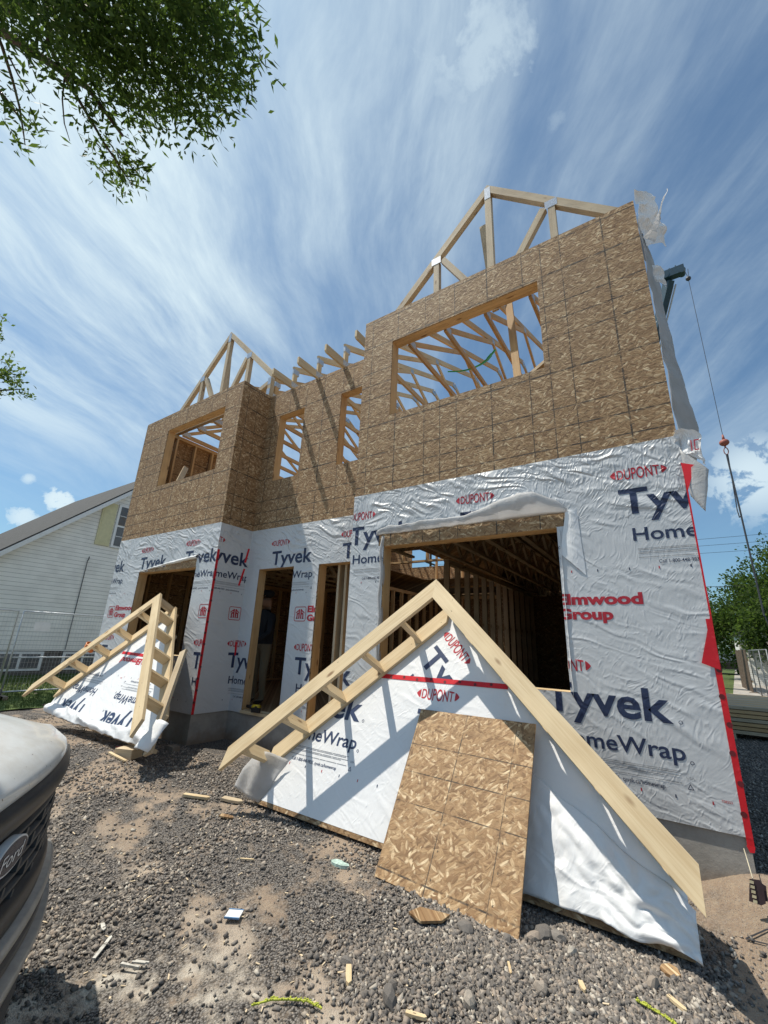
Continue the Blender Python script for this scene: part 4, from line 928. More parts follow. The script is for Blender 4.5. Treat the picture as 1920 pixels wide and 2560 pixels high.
# ================================================================== NEIGHBOUR ON THE LEFT
XN = -8.5; NH = thing('white_house', 'white sided neighbouring house with grey shingle roof and cream shutters at the left', 'house')
ey0, ry, ey1, ze = -1.95, 3.2, 8.35, 2.60; zr = ze + .933 * (ry - ey0)
gy = lambda z, sgn: None
q = MB(); n_ = (1, 0, 0)
q.prism([(XN, ey0 + .35, .86), (XN, ey1 - .35, .86), (XN, ey1 - .35, ze + .18), (XN, ry, zr - .14), (XN, ey0 + .35, ze + .18)], n_, .15, (0, 1, 0)); q.build('wall', M_SIDING, NH)
q = MB(); q.box((XN - 9, ey0 + .35, .86), (XN - .155, ey0 + .50, ze + .2)); q.build('wall', M_SIDING, NH)
q = MB(); q.box((XN - 9, ey1 - .50, .86), (XN - .155, ey1 - .35, ze + .2)); q.build('wall', M_SIDING, NH)
q = MB(); q.box((XN - 9, ey0 + .40, -.3), (XN - .04, ey1 - .40, .855)); q.build('foundation', M_STONE, NH)
for a, b in ((ey0, ry), (ey1, ry)):
    q = MB(); P = [(XN + .22, a, ze), (XN + .22, b, zr), (XN - 9.4, b, zr), (XN - 9.4, a, ze)]; n2 = (0, -.933, 1) if a < b else (0, .933, 1)
    P = P if a < b else P[::-1]; q.prism(P, n2, .07, (1, 0, 0)); q.build('roof', M_SHING, NH)
    q = MB(); sg = 1 if a < b else -1; q.prism([(XN + .235, a - .02 * sg, ze - .22), (XN + .235, b, zr - .20), (XN + .235, b, zr - .055), (XN + .235, a - .02 * sg, ze - .07)][::sg], (1, 0, 0), .03, (0, 1, .933)); q.build('fascia', M_WTRIM, NH)
    q = MB(); q.prism([(XN + .20, a + .05 * sg, ze - .10), (XN + .20, b, zr - .14), (XN + .003, b, zr - .14), (XN + .003, a + .05 * sg, ze - .10)][::-sg], (0, .933 * sg, -1), .01); q.build('soffit', M_WTRIM, NH)
# upper window with shutters
wy, wz0, wz1 = 1.78, 3.98, 5.24
q = MB(); q.box((XN + .002, wy - .42, wz0 - .06), (XN + .05, wy + .42, wz1 + .06)); fr_ = q.build('window', M_WTRIM, NH)
for z0, z1 in ((wz0, 4.58), (4.64, wz1)):
    q = MB(); q.box((XN + .051, wy - .35, z0), (XN + .058, wy + .35, z1)); q.build('pane', M_GLASS, fr_)
    q = MB(); [q.box((XN + .0585, wy - .35 + .7 * k / 3 - .009, z0), (XN + .064, wy - .35 + .7 * k / 3 + .009, z1)) for k in (1, 2)]; [q.box((XN + .0585, wy - .35, z0 + (z1 - z0) * .5 - .009), (XN + .063, wy + .35, z0 + (z1 - z0) * .5 + .009))]; q.build('glazing_bar', M_WTRIM, fr_)
for sg in (-1, 1):
    q = MB(); yc = wy + sg * .66; q.box((XN + .002, yc - .20, wz0 - .05), (XN + .035, yc + .20, wz1 + .04)); q.box((XN + .0355, yc - .15, wz0 + .02), (XN + .042, yc + .15, wz1 - .03)); q.build('shutter', M_CREAM, NH)
for yc in (-.1, 1.35, 3.1):
    q = MB(); q.box((XN - .038, yc - .50, .36), (XN + .0, yc + .50, .84)); f2 = q.build('window', M_WTRIM, NH); q = MB(); q.box((XN + .001, yc - .43, .42), (XN + .008, yc - .03, .78)); q.box((XN + .001, yc + .03, .42), (XN + .008, yc + .43, .78)); q.build('pane', M_GLASS, f2)
q = MB(); q.tube([(XN + .03, .86, .9), (XN + .03, .86, 3.42)], .011, 6); q.tube([(XN + .03, .86, 3.4), (XN + .08, .86, 3.44), (XN + .08, .86, 3.52)], .014, 6); q.build('conduit', M_CHAR, NH)
# lawn
gx = np.arange(-8.55, -4.3, .14); gy_ = np.arange(-3.2, 6.0, .14); V, F = [], []
for y in gy_:
    for x in gx: V.append((x, y, gz(x, y) + .012 + .02 * MN.noise(Vector((x * 2, y * 2, 1)))))
k_ = len(gx); F = [(j * k_ + i, j * k_ + i + 1, (j + 1) * k_ + i + 1, (j + 1) * k_ + i) for j in range(len(gy_) - 1) for i in range(k_ - 1)]
r = np.random.default_rng(5)
for _ in range(26000):
    x, y = r.uniform(-8.45, -4.4), r.uniform(-2.6, 3.5); z = gz(x, y) + .01; h = r.uniform(.03, .09); a = r.uniform(0, 6.28); dx, dy = math.cos(a) * .006, math.sin(a) * .006; lx, ly = r.normal(0, .02, 2); i = len(V)
    V += [(x - dx, y - dy, z), (x + dx, y + dy, z), (x + lx, y + ly, z + h)]; F.append((i, i + 1, i + 2))
m = MT('lawn_grass'); c = m.mix(m.ramp(m.noise(m.coords(), 1.6, 5), .3, .7), (0.045, 0.085, 0.018), (0.115, 0.155, 0.042))
o = mkobj('grass', V, F, m.fin(c, .8, None, None, .3)); tag(o, 'green lawn behind the wire fence in front of the white house', 'grass', None, 'stuff')

# ================================================================== FENCES
M_GALVD = plain('dull_galvanised', (0.20, 0.21, 0.22), .6, .3, .15, 14.0)
def wire_panel(x, y0, y1, z0, z1, lbl, grp, tilt=0.0, dens_=.06, sgn=None, cat='fence panel'):
    Fp = thing('wire_fence_panel', lbl, cat, grp, (x, y0, z0)); iv = Matrix.Translation((-x, -y0, -z0))
    def b(nm, q, mt=M_GALV if x < 0 else M_GALVD, **k): r_ = q.build(nm, mt, Fp, **k); r_.data.transform(iv); return r_
    q = MB(); q.tube([(x, y0, z0), (x, y0, z1), (x, y1, z1), (x, y1, z0)], .019, 8); b('frame', q, smooth=True)
    q = MB(); q.tube([(x, y0, z0 + .10), (x, y1, z0 + .10)], .014, 6); q.tube([(x, y0, z0 + (z1 - z0) * .45), (x, y1, z0 + (z1 - z0) * .45)], .014, 6); b('rail', q, smooth=True)
    q = MB(); k = y0 + dens_
    while k < y1: q.tube([(x, k, z0 + .1), (x, k, z1)], .0017, 3, False); k += dens_
    k = z0 + .16
    while k < z1: q.tube([(x, y0, k), (x, y1, k)], .0017, 3, False); k += dens_ * 1.6
    b('wire_mesh', q)
    for yy in (y0, y1): q = MB(); q.box((x - .25, yy - .06, z0 - .05), (x + .25, yy + .06, z0 + .04)); b('foot', q, M_CONC)
    if sgn: q = MB(); q.box((x + .004, sgn - .14, z0 + 1.24), (x + .009, sgn + .14, z0 + 1.43)); b('notice_plate', q, M_WTRIM)
    return Fp
wire_panel(-5.30, -3.55, -1.30, .13, 1.76, 'wire mesh fence panel nearest the white vehicle, at the left edge', 'temporary fence panels by the lawn')
wire_panel(-5.30, -1.22, 1.05, .13, 1.76, 'wire mesh fence panel with a white notice, between the vehicle and the house corner', 'temporary fence panels by the lawn', sgn=-.85)
wire_panel(-5.30, 1.13, 3.40, .13, 1.76, 'wire mesh fence panel mostly hidden behind the left corner of the new house', 'temporary fence panels by the lawn')
wire_panel(8.1, 14.3, 17.4, .0, 1.72, 'wire mesh fence panel beyond the lumber stack, right edge of the view', 'temporary fence panels at the back lane', dens_=.22)
wire_panel(8.3, 17.6, 20.6, .0, 1.75, 'farther wire mesh fence panel beside the brown board fence', 'temporary fence panels at the back lane', dens_=.22)
Fb = thing('board_fence', 'brown vertical board fence behind the wire panels on the right', 'fence', None, (8.2, 21, 0))
q = MB()
for i in range(26): y = i * .15; q.box((.02 * (i % 2), y, 0), (.04 + .02 * (i % 2), y + .14, 1.75 + .02 * (i % 3)))
q.build('boards', plain('weathered_brown_boards', (0.17, 0.125, 0.09), .85, 0, .3), Fb); q = MB(); q.box((.062, 0, .4), (.10, 3.9, .49)); q.box((.062, 0, 1.3), (.10, 3.9, 1.39)); q.build('rail', M_WOOD2, Fb)

# ================================================================== THE VEHICLE NOSE AT THE LEFT
hd = Vector((.613, .79, 0)).normalized(); lt = Vector((.79, -.613, 0)).normalized(); gv0 = -.185
TM = Matrix(((lt.x, hd.x, 0, 3.622), (lt.y, hd.y, 0, -3.722), (0, 0, 1, gv0), (0, 0, 0, 1)))      # local x: across, y: forward, z: up
TR = thing('pickup_truck', 'dusty white pickup truck with a black grille, its nose at the left edge', 'truck', mat=TM)
m = MT('dusty_white_paint'); d_ = m.noise(m.coords(), 7.0, 6, .7); sp = m.voro(m.coords(), 26.0); sm = m.math('MULTIPLY', m.ramp(sp['Distance'], .06, .12, 1, 0), m.ramp(m.sep(sp['Color'])[0], .72, .75))
c = m.mix(m.ramp(d_, .35, .7), (0.66, 0.68, 0.68), (0.56, 0.56, 0.54)); c = m.mix(sm, c, (0.12, 0.10, 0.08))
z_ = m.sep(m.coords())[2]; c = m.mix(m.math('MULTIPLY', m.ramp(z_, .6, .2), m.ramp(m.noise(m.coords(), 18.0, 5, .7), .4, .6)), c, (0.30, 0.25, 0.19))
M_PAINT = m.fin(c, m.ramp(d_, .3, .7, .30, .48), .0, None, .5, **{'Coat Weight': .6, 'Coat Roughness': .10})
HW = 1.0
def bow(x, k=.17): return -k * abs(x / HW) ** 2.4                       # plan curvature of the nose
def loft(name, rows, mat, parent, smooth=True, close=False):
    V = [p for r_ in rows for p in r_]; n = len(rows[0]); F = []
    for j in range(len(rows) - 1):
        for i in range(n - 1 + (1 if close else 0)): k = (i + 1) % n; F.append((j * n + i, j * n + k, (j + 1) * n + k, (j + 1) * n + i))
    o = mkobj(name, V, F, mat, parent, smooth=smooth); return o
X = [HW * math.sin(t * PI / 2) for t in np.linspace(-1, 1, 41)]
# hood: sections from lip back to windscreen
rows = []
for yb, z0, kk in ((.025, 1.03, .17), (.035, 1.055, .17), (.02, 1.09, .17), (-.05, 1.15, .18), (-.20, 1.21, .19), (-.5, 1.275, .12), (-.9, 1.33, .06), (-1.35, 1.37, .02)):
    rows.append([(x * (1.0 if yb > -.1 else 1.0), yb + bow(x, kk), z0 - (.035 if yb > -.15 else .075) * abs(x / HW) ** 4 + (.022 if abs(abs(x) - .42) < .14 and yb < -.2 else 0)) for x in X])
loft('hood', rows[::-1], M_PAINT, TR)
for sg in (-1, 1):
    rows = []
    for z0, off_ in ((1.09, -.01), (1.04, .012), (.9, .03), (.7, .035), (.45, .02), (.30, -.01)):
        r_ = []
        for i in range(25):
            y = -.17 + .0 - i * .18
            wx = 0 if z0 > 1.1 else 0
            cut = -1.0 < y < -.55 and False
            r_.append((sg * (HW + off_ - (.02 if i == 0 else 0)), y, (float(np.interp(-y, (.17, .39, .62, .96, 1.37), (1.04, 1.135, 1.20, 1.255, 1.29))) - .004 if z0 == 1.09 else float(np.interp(-y, (.17, .39, .62), (.99, 1.05, 1.10))) if z0 == 1.04 else z0)))
        rows.append(r_)
    loft('fender', rows if sg < 0 else rows[::-1], M_PAINT, TR)
# dark header band above the grille
def strip(name, prof, mat, x0=-1, x1=1, kk=.17, parent=None, n=41, smooth=True):
    XX = [HW * (x0 + (x1 - x0) * i / (n - 1)) for i in range(n)]
    rows = [[(x * wsc, y + bow(x, kk), z) for x in XX] for (y, z, wsc) in prof]
    return loft(name, rows, mat, parent or TR, smooth)
strip('grille_header', [(-.06, 1.03, .985), (.03, 1.028, 1.0), (.055, 1.01, 1.0), (.058, .975, 1.0), (.05, .945, .995), (.0, .93, .985)], M_BLACK)
strip('grille_backing', [(-.06, .94, .93), (-.065, .5, .93)], plain('deep_black', (.004, .004, .004), .9))
gr_ = bpy.data.objects.new('grille', None); COL.objects.link(gr_); gr_.parent = TR
XG = .90
for z0 in (.885, .835, .785, .735, .685, .635): strip('grille_bar', [(-.03, z0 + .008, 1), (.025, z0 + .006, 1), (.028, z0 - .004, 1), (-.03, z0 - .008, 1)], M_CHAR, -XG, XG, .17, gr_)
for row_, z0 in enumerate((.885, .835, .785, .735, .685)):
    for k in range(-4, 5):
        x = (k + (.5 if row_ % 2 else 0)) * .21
        if abs(x) < XG: q = MB(); q.board((x, .016 + bow(x), z0 - .006), (x + .016, .016 + bow(x), z0 - .046), .018, .03, (1, 0, 0)); q.build('grille_rib', M_CHAR, gr_)
strip('grille_surround', [(-.02, .66, .93), (.045, .655, .95), (.055, .60, .97), (.05, .565, .98), (-.01, .56, .95)], M_BLACK)
# emblem: dark oval with light rim and script
def oval(y, rx, rz, zc, n=44): return [(rx * math.cos(2 * PI * i / n), y, zc + rz * math.sin(2 * PI * i / n)) for i in range(n)][::-1]
EZ = .865
E_ = MB(); E_.prism(oval(.060, .120, .050, EZ), (0, 1, 0), .03); em = E_.build('emblem', M_WTRIM, TR)
q = MB(); q.prism(oval(.062, .113, .044, EZ), (0, 1, 0), .0015); q.build('oval_plate', plain('emblem_dark_blue', (.008, .016, .045), .25), em)
tt = fit('Ford', -.078, .078, EZ - .021, EZ + .019, 'F', .0); Vv, Ff = [], []
for t in tt:
    i = len(Vv); Vv += [(-p[0] + (p[1] - EZ) * -.35, .0635, p[1]) for p in t]; Ff.append((i, i + 1, i + 2))
mkobj('script', Vv, Ff, M_WTRIM, em)
for sg in (-1, 1):
    q = MB(); P = [(sg * .90, bow(.9) + .02, .93), (sg * 1.0, bow(1.0) - .0, .92), (sg * 1.0, bow(1.0) - .04, .66), (sg * .90, bow(.9) + .0, .68)]
    q.prism(P if sg < 0 else P[::-1], (0, 1, 0), .05); q.build('headlight', M_GLASS, TR)
strip('bumper', [(-.02, .562, .98), (.07, .558, 1.0), (.075, .552, 1.0), (.085, .54, 1.005), (.080, .515, 1.005), (.04, .505, 1.0)], M_CHROME)
strip('bumper_insert', [(.03, .50, 1.01), (.035, .47, 1.01), (.070, .46, 1.0), (.073, .44, 1.0), (.03, .43, 1.01), (.03, .39, 1.01)], M_CHAR)
strip('bumper', [(.02, .418, 1.0), (.095, .408, 1.01), (.100, .385, 1.01), (.088, .345, 1.005), (.03, .335, 1.0)], M_CHROME)
strip('bumper_skirt', [(.02, .335, 1.0), (.07, .32, 1.0), (.05, .255, .995), (.0, .24, .985)], plain('dusty_grey_plastic', (.15, .14, .125), .7))
strip('lower_intake', [(-.02, .285, .9), (.02, .24, .9), (-.02, .17, .9)], M_BLACK)
strip('valance', [(.0, .175, .96), (.06, .165, .96), (.03, .10, .95), (-.06, .095, .94)], M_CHAR)
# cab, bed, wheels
def hull(name, secs, mat, smooth=False):
    return loft(name, [[(x, y, z) for x, z in prof] for y, prof in secs], mat, TR, smooth)
cabp = lambda w0, w1, z0, z1: [(-w0, z0), (-w1, z1), (w1, z1), (w0, z0)]
hull('cab', [(-1.32, cabp(.93, .90, 1.2, 1.33)), (-1.98, cabp(.95, .72, 1.2, 1.90)), (-3.3, cabp(.95, .74, 1.2, 1.94)), (-3.62, cabp(.95, .76, 1.2, 1.25))], M_PAINT)
q = MB(); q.prism([(-.80, -1.36, 1.30), (.80, -1.36, 1.30), (.66, -1.94, 1.875), (-.66, -1.94, 1.875)][::-1], (0, .6, .6), .01); q.build('windscreen', M_GLASS, TR) if False else None
wsn = Vector((0, .70, .715)); q = MB(); q.prism([(.82, -1.385, 1.345), (-.82, -1.385, 1.345), (-.67, -1.94, 1.88), (.67, -1.94, 1.88)], (0, .694, .72), .012); q.build('windscreen', M_GLASS, TR)
for sg in (-1, 1):
    q = MB(); P = [(sg * .948, -1.75, 1.30), (sg * .948, -3.40, 1.30), (sg * .775, -3.25, 1.84), (sg * .765, -2.10, 1.84)]; q.prism(P if sg < 0 else P[::-1], (sg, 0, .33), .006); q.build('side_window', M_GLASS, TR)
q = MB(); q.box((-.98, -5.6, .45), (.98, -3.66, .62)); q.box((-.98, -5.6, .62), (-.90, -3.66, 1.25)); q.box((.90, -5.6, .62), (.98, -3.66, 1.25)); q.box((-.90, -5.6, .62), (.90, -5.52, 1.25)); q.build('bed', M_PAINT, TR)
for y in (-.95, -4.6):
    for sg in (-1, 1):
        q = MB(); q.disc((sg * 1.005, y, .39), (sg, 0, 0), .39, .26, 32); wh = q.build('wheel', M_RUB, TR); q = MB(); q.disc((sg * 1.010, y, .39), (sg, 0, 0), .25, .02, 24); q.build('rim', M_STEEL, wh)

# ================================================================== RIGHT BACKGROUND
# lumber stack
LS = thing('lumber_stack', 'low stack of long pale boards lying behind the right corner of the house', 'lumber stack', None, (7.3, 10.0, 0))
r = random.Random(4); q0 = None
for lay in range(7):
    for k in range(20):
        if lay < 5 and k > 1: continue
        q = MB(); L_ = r.uniform(4.6, 5.2); y = k * .17 + r.uniform(-.015, .015); x = r.uniform(-.35, .1); q.box((x, y, .10 + lay * .07), (x + L_, y + .14, .10 + lay * .07 + .055)); o = q.build('board', M_WOODY if (k + lay) % 3 else M_WOOD2, LS); o.location = (-1.2, -3.6, 0); o.rotation_euler = (0, 0, r.uniform(-.02, .02))
q = MB(); [q.box((x, -.05, 0), (x + .1, 3.5, .095)) for x in (.2, 2.2, 4.0)]; o = q.build('bearer', M_WOOD2, LS); o.location = (-1.2, -3.6, 0)
P = [(.24 * math.cos(a) * (1 + .05 * math.sin(a * 7)), .10 * math.sin(a * .5) * .6, .26 + .24 * math.sin(a)) for a in np.linspace(0, 2 * PI * 6, 150)]
q = MB(); q.tube(P, .018, 6); o = q.build('hose_coil', plain('pale_yellow_hose', (.62, .52, .27), .6)); o.location = (7.65, 8.2, .55); tag(o, 'pale yellow hose coil standing on the lumber stack at the right edge', 'hose')
# parked SUV far off
def far_car(x, y, rz, lbl):
    Cc = thing('parked_car', lbl, 'car', None, (x, y, gz(x, y))); Cc.rotation_euler = (0, 0, rz); dk = plain('black_car_paint', (.015, .015, .018), .25)
    prof = [(-2.3, .45), (-2.35, .95), (-2.1, 1.10), (-1.7, 1.62), (.3, 1.66), (1.0, 1.12), (2.1, .98), (2.3, .75), (2.28, .42)]
    q = MB(); q.prism([(p[0], -.92, p[1]) for p in prof][::-1], (0, -1, 0), 1.84) if False else None
    V = [(a, s * (.92 if b < 1.15 else .74), b) for s in (-1, 1) for a, b in prof]; n = len(prof)
    F = [tuple(range(n)), tuple(range(2 * n - 1, n - 1, -1))] + [(i, i + n, (i + 1) % n + n, (i + 1) % n) for i in range(n)]
    mkobj('body', V, F, dk, Cc)
    for sx in (-1.45, 1.45):
        for sy in (-1, 1): q = MB(); q.disc((sx, sy * .94, .36), (0, sy, 0), .36, .22, 20); q.build('wheel', M_RUB, Cc)
    for sy in (-1, 1): q = MB(); P = [(-1.75, sy * .80, 1.52), (.25, sy * .80, 1.55), (.85, sy * .91, 1.16), (-2.0, sy * .91, 1.14)]; q.prism(P if sy > 0 else P[::-1], (0, sy, .2), .01); q.build('side_window', M_GLASS, Cc)
    q = MB(); q.prism([(-2.12, -.7, 1.14), (-1.74, -.66, 1.56), (-1.74, .66, 1.56), (-2.12, .7, 1.14)], (-.7, 0, .6), .01); q.build('rear_window', M_GLASS, Cc)
    q = MB(); q.box((-2.37, -.85, .85), (-2.345, -.62, 1.0)); q.box((-2.37, .62, .85), (-2.345, .85, 1.0)); q.build('tail_light', M_TAPE, Cc)
far_car(9.2, 45.0, PI / 2, 'black parked car far down the lane beside the right corner of the house')
# trees
m = MT('foliage'); at = m.n('ShaderNodeAttribute', attribute_name='tone'); cr = m.n('ShaderNodeValToRGB'); m.set(cr.inputs[0], at.outputs['Fac']); e = cr.color_ramp.elements
e[0].color = (0.028, 0.050, 0.012, 1); e[1].color = (0.15, 0.19, 0.045, 1); q_ = e.new(.5); q_.color = (0.065, 0.105, 0.024, 1)
m.fin(cr.outputs[0], .6, None, None, .12); tr = m.n('ShaderNodeBsdfTranslucent'); m.set(tr.inputs[0], m.mix(.5, cr.outputs[0], (0.16, 0.26, 0.04))); ms = m.n('ShaderNodeMixShader'); ms.inputs[0].default_value = .5
m.t.links.new(m.b.outputs[0], ms.inputs[1]); m.t.links.new(tr.outputs[0], ms.inputs[2]); m.t.links.new(ms.outputs[0], m.out.inputs[0]); M_LEAF = m.m
M_BARK = plain('bark', (0.085, 0.062, 0.045), .9, 0, .35, 12.0, .2, 1.0)
def leaves_mesh(name, P, D, Ls, Ws, parent, seed, tone=None, world=None):
    """P leaf base, D direction, lanceolate folded leaves"""
    r = np.random.default_rng(seed); n = len(P); D = D / np.linalg.norm(D, axis=1)[:, None]; rv = r.normal(size=(n, 3)); S = np.cross(D, rv); S /= np.linalg.norm(S, axis=1)[:, None]; Nn = np.cross(S, D)
    Ls = Ls[:, None]; Ws = Ws[:, None]
    v = np.stack([P, P + D * Ls * .42 + S * Ws * .5 + Nn * Ws * .12, P + D * Ls, P + D * Ls * .42 - S * Ws * .5 + Nn * Ws * .12], 1)
    me = bpy.data.meshes.new(name); me.vertices.add(n * 4); me.vertices.foreach_set('co', v.astype(np.float32).ravel())
    me.loops.add(n * 4); me.loops.foreach_set('vertex_index', np.arange(n * 4, dtype=np.int32)); me.polygons.add(n); me.polygons.foreach_set('loop_start', np.arange(0, n * 4, 4, dtype=np.int32)); me.update(calc_edges=True)
    t = r.random(n) if tone is None else np.clip(tone + r.normal(0, .12, n), 0, 1)
    at_ = me.attributes.new('tone', 'FLOAT', 'POINT'); at_.data.foreach_set('value', np.repeat(t, 4).astype(np.float32))
    me.materials.append(M_LEAF); o = bpy.data.objects.new(name, me); COL.objects.link(o); o.parent = parent; return o
def round_tree(x, y, h, rad, n, lbl, seed, grp='trees beyond the site on the right', leaf=.24, zlo=.18):
    r = np.random.default_rng(seed); Tt = thing('leafy_tree', lbl, 'tree', grp, (x, y, gz(x, y)))
    q = MB(); q.tube([(0, 0, -.1), (.05, 0, h * .25), (-.05, .05, h * .5), (0, 0, h * .85)], [rad * .10, rad * .075, rad * .05, .03], 10)
    K = 46; cen = []
    for i in range(K):
        d = r.normal(size=3); d /= np.linalg.norm(d); rr = r.uniform(.45, 1.0) ** .5
        c = np.array([d[0] * rad * rr, d[1] * rad * rr, h * (zlo + (1 - zlo) * .5) + d[2] * h * (1 - zlo) * .5 * rr]); cen.append(c)
        if i % 3 == 0: q.tube([(0, 0, h * .3 + c[2] * .2), (c[0] * .5, c[1] * .5, c[2] * .8), tuple(c)], [.09, .05, .015], 5)
    q.build('trunk', M_BARK, Tt, True)
    cen = np.array(cen); k = r.integers(0, K, n); off = r.normal(size=(n, 3)) * rad * .17; P = cen[k] + off; D = r.normal(size=(n, 3)) + off * 1.2 + np.array([0, 0, -.3])
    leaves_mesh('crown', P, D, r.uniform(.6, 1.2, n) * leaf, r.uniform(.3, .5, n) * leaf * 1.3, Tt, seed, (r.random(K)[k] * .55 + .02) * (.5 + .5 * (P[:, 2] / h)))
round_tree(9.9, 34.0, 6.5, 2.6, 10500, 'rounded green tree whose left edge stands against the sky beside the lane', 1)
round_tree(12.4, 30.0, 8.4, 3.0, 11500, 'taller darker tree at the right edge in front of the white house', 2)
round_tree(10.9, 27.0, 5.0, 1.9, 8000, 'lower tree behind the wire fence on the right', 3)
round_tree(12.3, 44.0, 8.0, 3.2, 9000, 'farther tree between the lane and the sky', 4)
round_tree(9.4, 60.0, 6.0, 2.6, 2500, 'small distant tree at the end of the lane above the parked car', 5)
# white houses behind the trees
WH = thing('white_house', 'white gabled house with a dark eave showing above the trees at the right edge', 'house', None, (13.8, 24.0, 0))
q = MB(); q.prism([(-1.6, 0, 0), (5, 0, 0), (5, 0, 7.0), (1.7, 0, 9.4), (-1.6, 0, 7.0)], (0, -1, 0), 7.0, (1, 0, 0)); q.build('wall', M_SIDING, WH)
q = MB(); q.prism([(-2.1, -.35, 6.75), (1.7, -.35, 9.65), (1.7, 7.2, 9.65), (-2.1, 7.2, 6.75)], (-.6, 0, .8), .18); q.prism([(1.7, -.35, 9.65), (5.5, -.35, 6.75), (5.5, 7.2, 6.75), (1.7, 7.2, 9.65)], (.6, 0, .8), .18); q.build('roof', M_SHING, WH)
q = MB(); q.board((-2.05, -.37, 6.55), (1.7, -.37, 9.45), .25, .04, (0, 0, 1)); q.build('fascia', M_WTRIM, WH); q = MB(); q.box((-1.72, -.1, 6.1), (-1.55, .2, 6.35)); q.build('lamp_bracket', M_STEEL, WH)
W2 = thing('garden_shed', 'small white sided shed above the brown board fence', 'shed', None, (9.35, 27.5, 0))
q = MB(); q.prism([(-.7, 0, 0), (.9, 0, 0), (.9, 0, 2.7), (.1, 0, 3.1), (-.7, 0, 2.7)], (0, -1, 0), 2.0, (1, 0, 0)); q.build('wall', M_SIDING, W2); q = MB(); q.prism([(-.85, -.1, 2.68), (.1, -.1, 3.18), (.1, 2.1, 3.18), (-.85, 2.1, 2.68)], (-.45, 0, .9), .05); q.prism([(.1, -.1, 3.18), (1.05, -.1, 2.68), (1.05, 2.1, 2.68), (.1, 2.1, 3.18)], (.45, 0, .9), .05); q.build('roof', M_SHING, W2)
RS = thing('road_sign', 'small white sign on a post far down the lane', 'sign', None, (10.9, 60, 0)); q = MB(); q.tube([(0, 0, 0), (0, 0, 2.4)], .035, 6); q.build('post', M_GALV, RS); q = MB(); q.box((-.25, -.04, 1.9), (.25, -.036, 2.6)); q.build('plate', M_WTRIM, RS)
# the lane: a gravel strip
V = []; 
for y in (14.6, 25, 40, 70, 160):
    xc = 7.0 + (y - 14.6) * .085 + 1.2; V += [(xc - 1.2, y, .012), (xc + 1.4, y, .012)]
o = mkobj('lane', V, [(2 * i, 2 * i + 1, 2 * i + 3, 2 * i + 2) for i in range(4)], plain('lane_gravel', (.34, .31, .27), .9, 0, .25, 3.0)); tag(o, 'pale gravel lane leading away behind the house', None, None, 'structure')
# crane
CR = thing('mobile_crane', 'dark blue crane boom rising behind the right side of the new house', 'crane', None, (1.0, 24.0, 0))
tip = Vector((7.85, 16.2, 19.05)) - Vector((1.0, 24.0, 0)); base = Vector((0, 0, 2.2)); d = (tip - base)
q = MB(); q.board(base, base + d * .45, .62, .50); q.build('boom', M_NAVYP, CR); q = MB(); q.board(base + d * .44, base + d * .72, .50, .40); q.build('boom', M_NAVYP, CR); q = MB(); q.board(base + d * .71, base + d * .985, .40, .30); bm_ = q.build('boom', M_NAVYP, CR)
q = MB(); q.board(base + d * .60 + Vector((.32, 0, -.08)), base + d * .975 + Vector((.32, 0, -.08)), .05, .05); q.board(base + d * .60 + Vector((.22, 0, -.1)), base + d * .975 + Vector((.22, 0, -.1)), .03, .03); q.build('pendant_rod', M_GALV, CR)
q = MB()
for i in range(6): c_ = base + d * (.845 + .014 * i); q.board(c_ + Vector((-.09, -.165, .05)), c_ + Vector((.10, -.165, .02)), .07, .01)
q.build('faded_lettering', M_WTRIM, bm_)
q = MB(); q.board(tip + Vector((-.32, 0, .0)), tip + Vector((.55, 0, .02)), .42, .34); q.tube([tip + Vector((.0, 0, .2)), tip + Vector((.0, 0, .38))], .03, 6); q.tube([tip + Vector((.25, 0, .2)), tip + Vector((.25, 0, .42))], .03, 6); q.disc(tip + Vector((-.25, -.18, -.02)), (0, -1, 0), .2, .36, 16); q.disc(tip + Vector((.45, -.18, -.1)), (0, -1, 0), .14, .36, 16); q.build('boom_head', M_NAVYP, CR)
tx = Vector((8.37, 16.0, 0)) - Vector((1.0, 24.0, 0))
q = MB(); q.tube([(tx.x, tx.y, 18.9), (tx.x + .08, tx.y, 18.35)], .012, 5); q.tube([(tx.x + .14, tx.y, 18.85), (tx.x + .10, tx.y, 18.35)], .012, 5); q.tube([(tx.x + .08, tx.y, 18.3), (tx.x + .06, tx.y, 10.0)], .011, 5); q.build('hoist_cable', M_CABLE, CR)
q = MB(); q.ball((tx.x + .08, tx.y, 18.30), .11); q.build('anti_two_block_weight', M_CABLE, CR, True)
q = MB(); q.ball((tx.x + .06, tx.y, 9.80), .17, 14, 9, (1, 1, .85)); q.tube([(tx.x + .06, tx.y, 9.9), (tx.x + .06, tx.y, 10.15)], [.06, .03], 8); q.build('hook_ball', M_BALL, CR, True)
q = MB(); q.tube([(tx.x + .06 + .07 * math.sin(a), tx.y, 9.42 + .15 * math.cos(a)) for a in np.linspace(0, 2 * PI, 15)[:-1]], .018, 6, False, True); q.tube([(tx.x + .06, tx.y, 9.66), (tx.x + .06, tx.y, 9.56)], .03, 6); q.build('hook', M_BALL, CR, True)
q = MB(); q.tube([(tx.x + .05, tx.y, 9.28), (tx.x + .08, tx.y, 7.0), (tx.x + .10, tx.y, 2.9)], .030, 6); q.tube([(tx.x + .09, tx.y, 9.28), (tx.x + .0, tx.y, 6.9), (tx.x + .02, tx.y, 6.6), (tx.x + .06, tx.y, 6.65)], .018, 6); q.tube([(tx.x + .10, tx.y, 3.0), (tx.x + .30, tx.y, 1.6)], .02, 6); q.build('sling', M_CABLE, CR)
